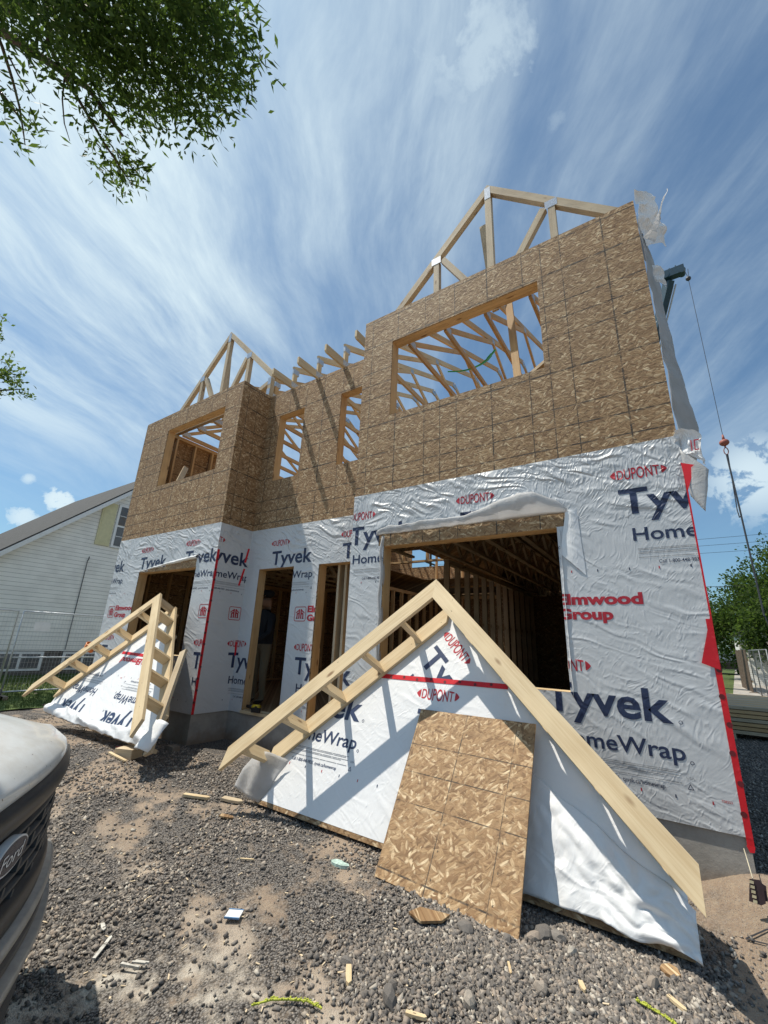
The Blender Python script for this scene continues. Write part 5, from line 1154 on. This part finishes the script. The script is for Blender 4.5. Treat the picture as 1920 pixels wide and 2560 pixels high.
q = MB(); q.box((-1.5, -1.2, .9), (1.5, 5.5, 1.6)); q.box((-1.2, -1.0, 1.6), (1.2, 1.8, 2.8)); q.box((-1.3, 3.6, 1.6), (1.3, 5.4, 3.0)); q.build('carrier', M_NAVYP, CR)
for y in (-.5, 1.0, 3.2, 4.8):
    for sg in (-1, 1): q = MB(); q.disc((sg * 1.55, y, .5), (sg, 0, 0), .5, .35, 20); q.build('wheel', M_RUB, CR)
# overhead wires
for i, (z0, dz, y, lb) in enumerate(((9.35, .45, 33, 'topmost'), (8.9, .35, 33, 'second highest'), (8.4, .25, 33, 'third highest'), (6.1, 0.0, 33, 'middle thick'), (4.85, .05, 33, 'fifth'), (3.85, .0, 33, 'lowest'))):
    q = MB(); q.tube([(-14 + k * 6.5, y, z0 + (k / 8) * dz + .012 * (k - 4) ** 2) for k in range(9)], .022 if i in (3, 5) else .014, 4); o = q.build('power_line', M_CABLE)
    tag(o, f'{lb} of the thin dark wires crossing the sky to the right of the house', 'power line', 'overhead wires behind the house')
for x in (-14.0, 38.0):
    pp = thing('utility_pole', 'wooden utility pole carrying the wires, hidden beyond the ' + ('house' if x < 0 else 'right edge'), 'utility pole', None, (x, 33.15, 0)); q = MB(); q.tube([(0, 0, -.3), (0, 0, 11)], [.17, .12], 10); q.build('pole', M_BARK, pp); q = MB(); q.box((-.06, -1.0, 9.2), (.06, 1.0, 9.35)); q.build('crossarm', M_BARK, pp)

# ================================================================== OVERHEAD BRANCHES
OT = thing('ash_tree', 'large tree with drooping leafy branches hanging into the top left of the sky', 'tree', None, (-.8, -8.2, gz(-.8, -8.2)))
base_ = Vector((-.8, -8.2, -.45)); q = MB()
def limb(pts, rs): q.tube([Vector(p) - base_ for p in pts], rs, 8)
limb([(-.8, -8.2, -.6), (-.75, -8.15, 2.2), (-.6, -7.9, 4.2), (-.5, -7.7, 6.5)], [.34, .27, .22, .10])
limb([(-.6, -7.9, 4.2), (.6, -6.6, 5.6), (1.9, -5.3, 6.2), (2.7, -4.55, 5.75), (3.1, -4.15, 5.2)], [.17, .12, .08, .045, .02])
limb([(-.6, -8.0, 3.9), (.4, -6.6, 5.3), (1.2, -5.2, 6.0), (1.9, -4.6, 5.9), (2.6, -4.05, 5.3), (2.95, -3.85, 4.75)], [.14, .10, .07, .04, .02, .01])
limb([(1.9, -5.3, 6.2), (3.0, -4.7, 6.1), (3.6, -4.2, 5.5), (3.85, -3.85, 5.0)], [.06, .04, .02, .008])
limb([(1.2, -5.2, 6.0), (1.5, -4.7, 5.9), (1.9, -4.4, 5.4), (2.2, -4.25, 5.0)], [.05, .03, .015, .007])
def pxp(u, v, z):
    d_ = pxdir(u, v); return CAM + d_ * ((z - CAM.z) / d_.z)
# hanging twig that ends in the lower leaf spray
twig = [pxp(110, -30, 5.6), pxp(120, 110, 5.35), pxp(165, 200, 5.15), pxp(225, 300, 5.0), pxp(260, 360, 4.9), pxp(300, 420, 4.85), pxp(330, 465, 4.8)]
limb([(1.9, -4.6, 5.9)] + [tuple(p) for p in twig], [.03, .016, .014, .012, .010, .008, .006, .003])
tw2 = [pxp(-20, 60, 5.4), pxp(5, 120, 5.3), pxp(30, 200, 5.2), pxp(48, 270, 5.1), pxp(58, 335, 5.05), pxp(62, 365, 5.0)]; limb([tuple(p) for p in tw2], [.012, .011, .009, .007, .005, .003])
tw3 = [pxp(20, 140, 5.2), pxp(45, 190, 5.15), pxp(70, 225, 5.1), pxp(88, 250, 5.1)]; limb([tuple(p) for p in tw3], [.006, .005, .004, .002])
limb([tuple(p) for p in (pxp(160, 200, 5.15), pxp(155, 250, 5.1), pxp(160, 310, 5.05), pxp(174, 355, 5.0))], [.006, .005, .004, .002])
limb([tuple(p) for p in (pxp(45, 75, 5.3), pxp(55, 130, 5.25), pxp(80, 172, 5.2))], [.006, .004, .002])
q.build('trunk', M_BARK, OT, True)
r = np.random.default_rng(21)
cl_ = []   # (centre, radius, count)
def inside_dense(u, v):
    # outline of the dense mass in the picture of the canopy, in the lens-independent direction space of the site camera
    return 0
sprays = []
def add_spray(c, n, rad): sprays.append((np.array(c), n, rad))
for (u, v) in [(a, b) for a in range(-60, 640, 34) for b in range(-60, 345, 34)]:
    # keep to the hanging mass: its lower edge steps down from left to right
    low = 75 if u < 60 else (130 if u < 110 else (190 if u < 170 else (255 if u < 250 else (300 if u < 330 else (345 if u < 530 else 300)))))
    low -= max(0, (u - 540)) * 1.1 + 30
    rgt = 612 - max(0, 60 - v) * .55 - max(0, v - 200) * .6
    if v > low - 18 or u > rgt - 22: continue
    if u < 80 and v > 40: continue
    for k in range(3):
        z = r.uniform(4.7, 5.75); p = pxp(u + r.uniform(-16, 16), v + r.uniform(-14, 14), z); add_spray(p, 23, .11 + .02 * (z - 4.6))
for (u, v, n) in ((300, 400, 60), (255, 365, 46), (335, 440, 70), (310, 465, 40), (230, 395, 34), (320, 380, 34), (280, 440, 34), (345, 415, 26), (270, 430, 26), (235, 300, 26), (215, 270, 22), (248, 325, 14), (190, 205, 22), (110, 150, 26), (85, 120, 22), (120, 185, 14), (200, 240, 18), (215, 210, 20),
                  (8, 200, 16), (5, 255, 18), (20, 275, 18), (80, 245, 8), (60, 165, 6), (58, 300, 14), (78, 290, 12), (90, 320, 14), (60, 350, 24), (40, 345, 14), (92, 305, 8), (14, 230, 12), (70, 160, 5), (10, 95, 24), (30, 70, 30)):
    add_spray(pxp(u, v, r.uniform(4.8, 5.1)), n, .062)
P, D, tn = [], [], []
for c, n, rad in sprays:
    ax = np.array([.75, .25, -.75]) + r.normal(0, .35, 3); ax /= np.linalg.norm(ax); t0 = r.uniform(.1, .9)
    for i in range(n):
        off = r.normal(size=3) * rad * .75 + ax * r.uniform(-1, 1) * rad; P.append(c + off); D.append(ax * .9 + r.normal(0, .62, 3) + off * 1.5); tn.append(t0)
P = np.array(P) - np.array(base_); n = len(P)
lf = leaves_mesh('foliage', P, np.array(D), r.uniform(.045, .100, n), r.uniform(.015, .027, n), OT, 5, np.array(tn) * .62)
# small tree top at the left edge
LT = thing('maple_tree', 'tree with light green branch tips reaching in at the left edge of the sky', 'tree', None, (-12.2, -3.6, 0))
q = MB(); q.tube([(0, 0, -.2), (0, 0, 3), (.2, .2, 6), (.6, .4, 8.5)], [.3, .25, .17, .06], 8); q.tube([(.1, .1, 5.5), (1.6, .9, 7.0), (3.0, 1.5, 7.75), (3.7, 1.9, 7.8)], [.1, .06, .03, .01], 6); q.tube([(.4, .3, 7.5), (1.6, .7, 8.6), (2.8, 1.1, 9.1)], [.07, .04, .01], 6); q.build('trunk', M_BARK, LT, True)
P, D = [], []; tl = np.array([-12.2, -3.6, 0])
for (u, v, n) in ((-60, 850, 300), (-50, 930, 320), (-15, 815, 26), (-5, 845, 30), (5, 800, 14), (-12, 935, 110), (12, 940, 60), (34, 960, 46), (20, 915, 34), (52, 950, 22), (58, 985, 20), (72, 992, 12), (44, 930, 16), (15, 895, 18), (-20, 980, 60), (30, 985, 14)):
    for _ in range(n):
        d_ = pxdir(u + r.normal(0, 9), v + r.normal(0, 7)); t_ = (-8.6 + r.normal(0, .35) - CAM.x) / d_.x; P.append(np.array(CAM + d_ * t_)); D.append(r.normal(size=3) + np.array([.5, .2, -.3]))
for _ in range(5000): 
    d_ = r.normal(size=3); d_ /= np.linalg.norm(d_); P.append(tl + np.array([-1.2, -1.0, 7.6]) + d_ * np.array([3.0, 3.0, 3.0]) * r.uniform(.3, 1) ** .5); D.append(r.normal(size=3))
P = np.array(P) - tl; n = len(P); leaves_mesh('foliage', P, np.array(D), r.uniform(.09, .17, n), r.uniform(.05, .08, n), LT, 6, r.random(n) * .5 + .45)

# ================================================================== SMALL THINGS ON THE GROUND
def gpt(x, y, dz=0): return Vector((x, y, gzn(x, y) + dz))
def stick(a, b, w_, t_, lbl, cat, grp=None, name='wood_scrap', mat=None, lift=.012):
    A, Bq = gpt(*a, lift), gpt(*b, lift); q = MB(); d_ = (Bq - A).normalized(); sd_ = Vector((-d_.y, d_.x, 0)).normalized(); k = .12
    P = [A - sd_ * w_ / 2, A.lerp(Bq, .5) - sd_ * w_ * .55, Bq - sd_ * w_ * (.5 - k), Bq + d_ * w_ * .5, Bq + sd_ * w_ / 2, A.lerp(Bq, .45) + sd_ * w_ * .48, A + sd_ * w_ * (.5 - k)]
    up2_ = d_.cross(sd_); c = (A + Bq) / 2; P = [p - (p - A).dot(up2_) * up2_ + up2_ * t_ for p in P]
    q.prism(P, up2_, t_, d_); o = q.build(name, mat or M_WOOD); return tag(o, lbl, cat, grp)
WS = 'wood scraps on the gravel'
M_DWHITE = plain('dusty_white_plastic', (.52, .50, .45), .7, 0, .25, 30.0)
stick((.30, -1.74), (.62, -1.72), .035, .015, 'thin pale lath lying on gravel in front of the small gable', 'wood scrap', WS)
stick((1.72, -1.70), (1.93, -1.60), .05, .02, 'pale wood sliver on the gravel left of the large gable foot', 'wood scrap', WS)
stick((2.00, -1.48), (2.16, -1.42), .07, .02, 'brown bark chip just beside the large gable foot', 'wood scrap', WS, mat=M_WOOD2)
stick((3.04, -2.975), (2.96, -2.86), .018, .006, 'long off-white strip beside the truck bumper', 'plastic strip', 'white strips near the truck', 'plastic_strip', M_DWHITE)
stick((2.82, -2.84), (2.87, -2.858), .02, .006, 'short white strip above the long strip near the truck', 'plastic strip', 'white strips near the truck', 'plastic_strip', M_DWHITE)
stick((4.80, -1.86), (4.83, -1.92), .012, .006, 'thin yellow splinter on the dark gravel', 'wood scrap', WS)
stick((4.16, -2.32), (4.22, -2.40), .028, .016, 'small tan wood block on the dust beside a grey rock', 'wood scrap', WS)
stick((4.52, -2.38), (4.60, -2.36), .020, .012, 'pale stick at the bottom edge beside the yellow twig', 'wood scrap', WS)
stick((5.46, -1.66), (5.52, -1.70), .02, .012, 'tiny pale wood chip at the lower right', 'wood scrap', WS)
stick((5.12, -1.80), (5.14, -1.84), .022, .012, 'cream wood chip on the gravel at the lower right', 'wood scrap', WS)
stick((2.95, -2.02), (3.05, -1.99), .012, .006, 'thin splinter on the dirt in the middle ground', 'wood scrap', WS)
stick((2.30, -1.72), (2.40, -1.69), .05, .012, 'small strand board offcut on gravel below the large gable', 'wood scrap', WS, mat=M_OSBP)
def patch(name, c, pts, mat, lbl, cat, t=.012, lift=.02, curl=0.0, rot=0):
    V = []; n = len(pts); q = MB(); cs, sn = math.cos(rot), math.sin(rot)
    P = [Vector((c[0] + a * cs - b * sn, c[1] + a * sn + b * cs, gzn(*c) + lift + curl * a * a)) for a, b in pts]
    q.prism(P, (0, 0, 1), t); o = q.build(name, mat); return tag(o, lbl, cat)
patch('wood_scrap', (4.33, -1.83), [(-.10, -.03), (-.02, -.06), (.09, -.02), (.12, .04), (.03, .05), (-.06, .06)], M_OSBP, 'torn brown piece of sheathing on the gravel below the loose sheet', 'wood scrap', .012, .03, 1.2, .2)
patch('wood_scrap', (5.46, -1.46), [(-.03, -.03), (.0, -.05), (.04, -.03), (.045, .02), (.02, .045), (-.02, .03), (-.04, .0)], M_OSBG, 'jagged golden strand board chip at the lower right by the gable foot', 'wood scrap', .012, .02, 0, .4)
patch('foam_scrap', (3.56, -1.66), [(-.075, -.01), (-.05, -.03), (-.01, -.034), (.03, -.028), (.06, -.012), (.078, .002), (.055, .022), (.02, .02), (-.02, .03), (-.06, .018)], plain('pale_teal_foam', (.40, .52, .46), .85, 0, .3, 40.0, .3, 1.0), 'pale teal foam scrap on gravel left of the loose sheet', 'foam scrap', .02, .02)
pd = patch('folded_pad', (3.385, -2.40), [(-.042, -.034), (.042, -.034), (.042, .034), (-.042, .034)], M_WTRIM, 'square white pad with blue edges lying on the dirt', 'pad', .010, .026, 0, .55)
for s2 in (-1, 1):
    q = MB(); cs, sn = math.cos(.55), math.sin(.55); z0 = gzn(3.385, -2.40) + .0275
    P = [(-.043, s2 * .035), (.043, s2 * .035), (.043, s2 * .042), (-.043, s2 * .042)]; P = P if s2 > 0 else P[::-1]
    q.prism([Vector((3.385 + a * cs - b * sn, -2.40 + a * sn + b * cs, z0)) for a, b in P], (0, 0, 1), .008); q.build('blue_edge', plain('blue_print', (.10, .22, .40), .6), pd)
wp = patch('plastic_clip', (3.25, -2.90), [(-.05, -.009), (.05, -.012), (.052, -.003), (.0, .0), (-.048, .005)], M_DWHITE, 'white forked plastic clip lying on pale dust', 'plastic clip', .01, .03, 0, .45)
for a in (.018, .036): q = MB(); q.board(Vector((3.235 + a * .3, -2.90 + a * .7, gzn(3.25, -2.9) + .028)), Vector((3.295 + a * .5, -2.868 + a * .7, gzn(3.25, -2.9) + .03)), .008, .007, (1, -1, 0)); q.build('prong', M_DWHITE, wp)
patch('cloth_scrap', (.02, -1.46), [(-.10, -.03), (.0, -.04), (.12, -.01), (.11, .03), (.0, .02), (-.09, .03)], plain('red_plastic', (.55, .05, .05), .5), 'crumpled red plastic scrap under the small gable', 'plastic scrap', .02, .03)
M_CAT = plain('yellow_green_flower', (0.42, 0.46, 0.05), .7)
for pts, lb in ((((3.93, -2.72), (3.98, -2.65), (4.04, -2.605), (4.12, -2.565), (4.20, -2.56)), 'yellow green twig lying on the dust at the bottom edge'), (((5.34, -1.76), (5.40, -1.77), (5.46, -1.79), (5.54, -1.83)), 'yellow green twig at the bottom right corner')):
    q = MB(); P = [gpt(*p, .018) for p in pts]; q.tube(P, .0045, 6); rr = random.Random(3)
    for i in range(60):
        t = rr.random() * (len(P) - 1); k = int(t); c = P[k].lerp(P[k + 1], t - k); q.ball(c + Vector((rr.uniform(-.008, .008), rr.uniform(-.008, .008), rr.uniform(0, .006))), .0042, 5, 3)
    o = q.build('twig', M_CAT); tag(o, lb, 'twig')
# bigger stones
ROCKS = [(4.54, -1.775, .05, 'dark angular rock against the tan sheathing scrap'), (4.90, -1.57, .06, 'grey rock leaning at the right foot of the loose sheet'), (4.96, -1.54, .05, 'upright grey rock just right of the loose sheet'), (4.86, -1.63, .045, 'pinkish rock at the lower right corner of the loose sheet'),
         (4.25, -1.86, .035, 'dark rock under the torn sheathing piece'), (4.13, -2.30, .035, 'round grey rock beside the small tan block'), (4.72, -2.16, .045, 'light brown rock on the gravel at the bottom'), (4.97, -1.93, .04, 'pale flat rock amid the gravel'), (5.40, -1.62, .035, 'reddish brown stone in the gravel at the right'),
         (4.42, -2.36, .05, 'large grey rock at the bottom edge'), (4.40, -2.30, .03, 'small dark rock at the bottom edge'), (5.05, -1.62, .035, 'buff rock half buried in the gravel'), (3.35, -1.74, .03, 'small brown rock on the dirt patch'), (4.75, -1.72, .03, 'grey rock under the edge of the loose sheet')]
for i, (x, y, s, lb) in enumerate(ROCKS):
    bm = bmesh.new(); bmesh.ops.create_icosphere(bm, subdivisions=2, radius=1)
    for v in bm.verts:
        v.co *= 1 + .28 * MN.noise(v.co * 1.3 + Vector((i * 5, 0, 0))); v.co = Vector((round(v.co.x * 2.2) / 2.2 * .4 + v.co.x * .6, v.co.y * .8, v.co.z * .62))
    me = bpy.data.meshes.new('rock'); bm.to_mesh(me); bm.free(); tone = me.attributes.new('tone', 'FLOAT', 'POINT'); tone.data.foreach_set('value', [(.45, .3, .6, .8, .3, .5, .9, .85, .82, .35, .2, .95, .8, .4)[i]] * len(me.vertices)); me.materials.append(M_STONES)
    o = bpy.data.objects.new('rock', me); COL.objects.link(o); o.location = gpt(x, y, s * .3); o.scale = (s, s, s); o.rotation_euler = (.2 * i, .1 * i, i * 1.3); tag(o, lb, 'rock', 'larger rocks in the gravel')
# wooden blocking under the small gable and concrete lump
q = MB(); q.box((-.10, -.09, 0), (.12, .09, .10)); o = q.build('wood_block', M_WOOD2); o.location = (.42, -1.60, gzn(.42, -1.6) + .0); o.rotation_euler = (0, 0, .4); tag(o, 'short wood block under the right foot of the small gable', 'wood block')
q = MB(); q.box((-.07, -.05, 0), (.08, .05, .06)); o = q.build('concrete_lump', M_CONC); o.location = (.10, -.86, gzn(.1, -.86)); tag(o, 'small concrete lump against the foundation of the left bay', 'concrete lump')
# weight of dark shingles hung on a string from the corner tape
HB = thing('shingle_bundle', 'small bundle of dark plum shingles with a cream label hanging below the right corner', 'shingle bundle', None, (5.885, -.93, .215))
q = MB(); q.tube([(-.005, .31, .11), (-.004, .18, .09), (-.003, .02, .06)], .0028, 5); q.build('string', plain('cream_string', (.5, .45, .33), .8), HB)
q = MB(); q.prism([(-.038, 0, -.045), (.012, 0, -.05), (.034, 0, -.035), (.036, 0, .045), (.026, 0, .068), (-.018, 0, .062)], (0, -1, .3), .012); q.prism([(.0, .02, -.04), (.045, .02, -.03), (.05, .02, .04), (.01, .02, .06)], (0, -1, .3), .010); q.build('shingles', plain('plum_shingle', (.055, .035, .04), .9), HB)
q = MB()
for k in range(5): q.prism([(-.022, -.004, -.045 + k * .022), (-.004, -.004, -.046 + k * .022), (-.002, -.004, -.032 + k * .022), (-.019, -.004, -.031 + k * .022)], (0, -1, .3), .002)
q.build('label', plain('cream_label', (.62, .55, .36), .7), HB)
# survey stake behind the gable and loose wire
stick((5.62, -.25), (5.60, -.05), .03, .02, 'short lath lying against the foundation behind the large gable', 'wood scrap', WS)
q = MB(); q.tube([gpt(5.80, -1.02, .012), gpt(5.90, -.96, .012), gpt(6.2, -.86, .015), gpt(6.6, -.80, .012)], .0035, 5); q.tube([gpt(5.80, -1.02, .012), gpt(5.92, -1.03, .012), gpt(6.2, -.98, .012)], .003, 5); o = q.build('wire', M_CABLE); tag(o, 'thin dark wire lying on the dirt at the right edge', 'wire')
for i, (a, b) in enumerate((((6.2, 1.2), (6.5, 1.6)), ((6.35, .6), (6.8, .8)))): stick(a, b, .04, .02, ('pale board offcut on the shaded gravel beside the house', 'second board offcut farther along the shaded gravel, nearer the corner')[i], 'wood scrap', WS)
# cordless drill on the doorway floor
DR = thing('cordless_drill', 'yellow and black cordless drill lying on the sill of the doorway', 'drill', None, (.50, .075, .475)); DR.rotation_euler = (0, 0, .12)
q = MB(); q.tube([(-.16, 0, 0), (-.10, 0, 0), (-.095, 0, 0), (-.04, 0, 0)], [.022, .026, .032, .034], 12); q.build('chuck', M_BLACK, DR, True); q = MB(); q.tube([(-.04, 0, 0), (.08, 0, .002)], [.036, .036], 12); q.build('body', M_YEL, DR, True)
q = MB(); q.board((.03, 0, 0), (.10, -.13, -.012), .045, .035); q.board((.08, -.15, -.012), (.20, -.12, -.012), .06, .05); q.build('handle', M_BLACK, DR)
# worker inside the doorway
def worker():
    Wk = thing('person', 'person in dark shirt, dark cap and tan trousers standing bent inside the doorway', 'person', None, (-.12, .62, .40))
    J = [(0, 0, .95), (.0, .0, 1.12), (.02, -.02, 1.34), (.05, -.05, 1.50), (.09, -.09, 1.60), (.11, -.12, 1.70),            # pelvis..head
         (-.10, 0, .92), (-.12, -.02, .50), (-.12, .02, .08), (-.12, -.14, .03), (.10, 0, .92), (.14, -.06, .50), (.12, .0, .08), (.12, -.16, .03),
         (-.19, -.02, 1.40), (-.25, -.08, 1.14), (-.12, -.26, .98), (.21, -.06, 1.40), (.27, -.14, 1.13), (.20, -.34, .96), (-.08, -.33, .95), (.16, -.42, .93)]
    E2 = [(0, 1), (1, 2), (2, 3), (3, 4), (4, 5), (0, 6), (6, 7), (7, 8), (8, 9), (0, 10), (10, 11), (11, 12), (12, 13), (2, 14), (14, 15), (15, 16), (2, 17), (17, 18), (18, 19), (16, 20), (19, 21)]
    Rr = [.15, .14, .16, .065, .085, .095, .095, .065, .045, .04, .095, .065, .045, .04, .065, .045, .032, .065, .045, .032, .028, .028]
    me = bpy.data.meshes.new('body'); me.from_pydata(J, E2, []); o = bpy.data.objects.new('body', me); COL.objects.link(o); o.parent = Wk
    sk = o.modifiers.new('skin', 'SKIN'); sd2 = o.modifiers.new('sub', 'SUBSURF'); sd2.levels = 2; sd2.render_levels = 2
    for v, r_ in zip(me.skin_vertices[0].data, Rr): v.radius = (r_, r_)
    me.skin_vertices[0].data[0].use_root = True
    mm = MT('worker_colours'); z = mm.sep(mm.coords())[2]
    c = mm.mix(mm.ramp(z, .93, .95), (0.24, .19, .12), (0.02, .022, .03)); c = mm.mix(mm.ramp(z, 1.50, 1.52), c, (0.40, .23, .15)); c = mm.mix(mm.ramp(z, .09, .07), c, (.03, .02, .015)); me.materials.append(mm.fin(c, .85))
    for sx, hx, hy in ((-1, -.08, -.35), (1, .16, -.44)):
        q = MB()
        for k in range(4): q.tube([(hx + (k - 1.5) * .018, hy, .945), (hx + (k - 1.5) * .019, hy - .045, .93), (hx + (k - 1.5) * .019, hy - .06 - .006 * (k in (1, 2)), .895)], [.009, .009, .007], 6)
        q.tube([(hx - sx * .03, hy + .02, .945), (hx - sx * .05, hy - .02, .925), (hx - sx * .05, hy - .04, .905)], [.010, .010, .008], 6); q.build('fingers', M_SKIN, Wk, True)
    q = MB(); q.ball((.11, -.11, 1.765), .108, 14, 9, (1, 1.05, .62)); q.prism([(.04, -.19, 1.765), (.18, -.19, 1.765), (.16, -.29, 1.745), (.07, -.29, 1.745)], (0, -.1, 1), .012); q.build('cap', M_DARK, Wk, True)
    q = MB(); q.ball((.11, -.225, 1.69), .014, 8, 5); q.ball((.075, -.205, 1.715), .009, 6, 4); q.ball((.145, -.205, 1.715), .009, 6, 4); q.board((.09, -.213, 1.655), (.13, -.213, 1.655), .008, .006); q.build('face', M_SKIN, Wk)
    q = MB(); q.box((-.20, -.10, .78), (-.13, .05, 1.0)); q.build('tool_pouch', M_NEON, Wk)
worker()
# sawdust and tiny pale chips trodden into the gravel
r = np.random.default_rng(77); V, F = [], []
for _ in range(420):
    x, y = r.uniform(.2, 5.9), r.uniform(-3.3, -1.45); a = r.uniform(0, 6.28); l = r.uniform(.004, .016); w2_ = r.uniform(.002, .005); z = gzn(x, y) + r.uniform(.006, .013); i = len(V); c_, s2_ = math.cos(a), math.sin(a); h_ = r.uniform(-.004, .004)
    top = [(x + c_ * p - s2_ * q_, y + s2_ * p + c_ * q_, z + h_ * p / l) for p, q_ in ((-l, -w2_), (l * .8, -w2_), (l, w2_), (-l * .9, w2_))]
    V += top + [(p[0], p[1], p[2] - .003) for p in top]; F += [(i, i + 1, i + 2, i + 3), (i, i + 4, i + 5, i + 1), (i + 1, i + 5, i + 6, i + 2), (i + 2, i + 6, i + 7, i + 3), (i + 3, i + 7, i + 4, i)]
tag(mkobj('wood_chips', V, F, plain('pale_wood_chips', (.62, .50, .34), .8)), 'tiny pale wood chips scattered over the gravel', 'wood chips', None, 'stuff')
print('objects', len(bpy.data.objects))
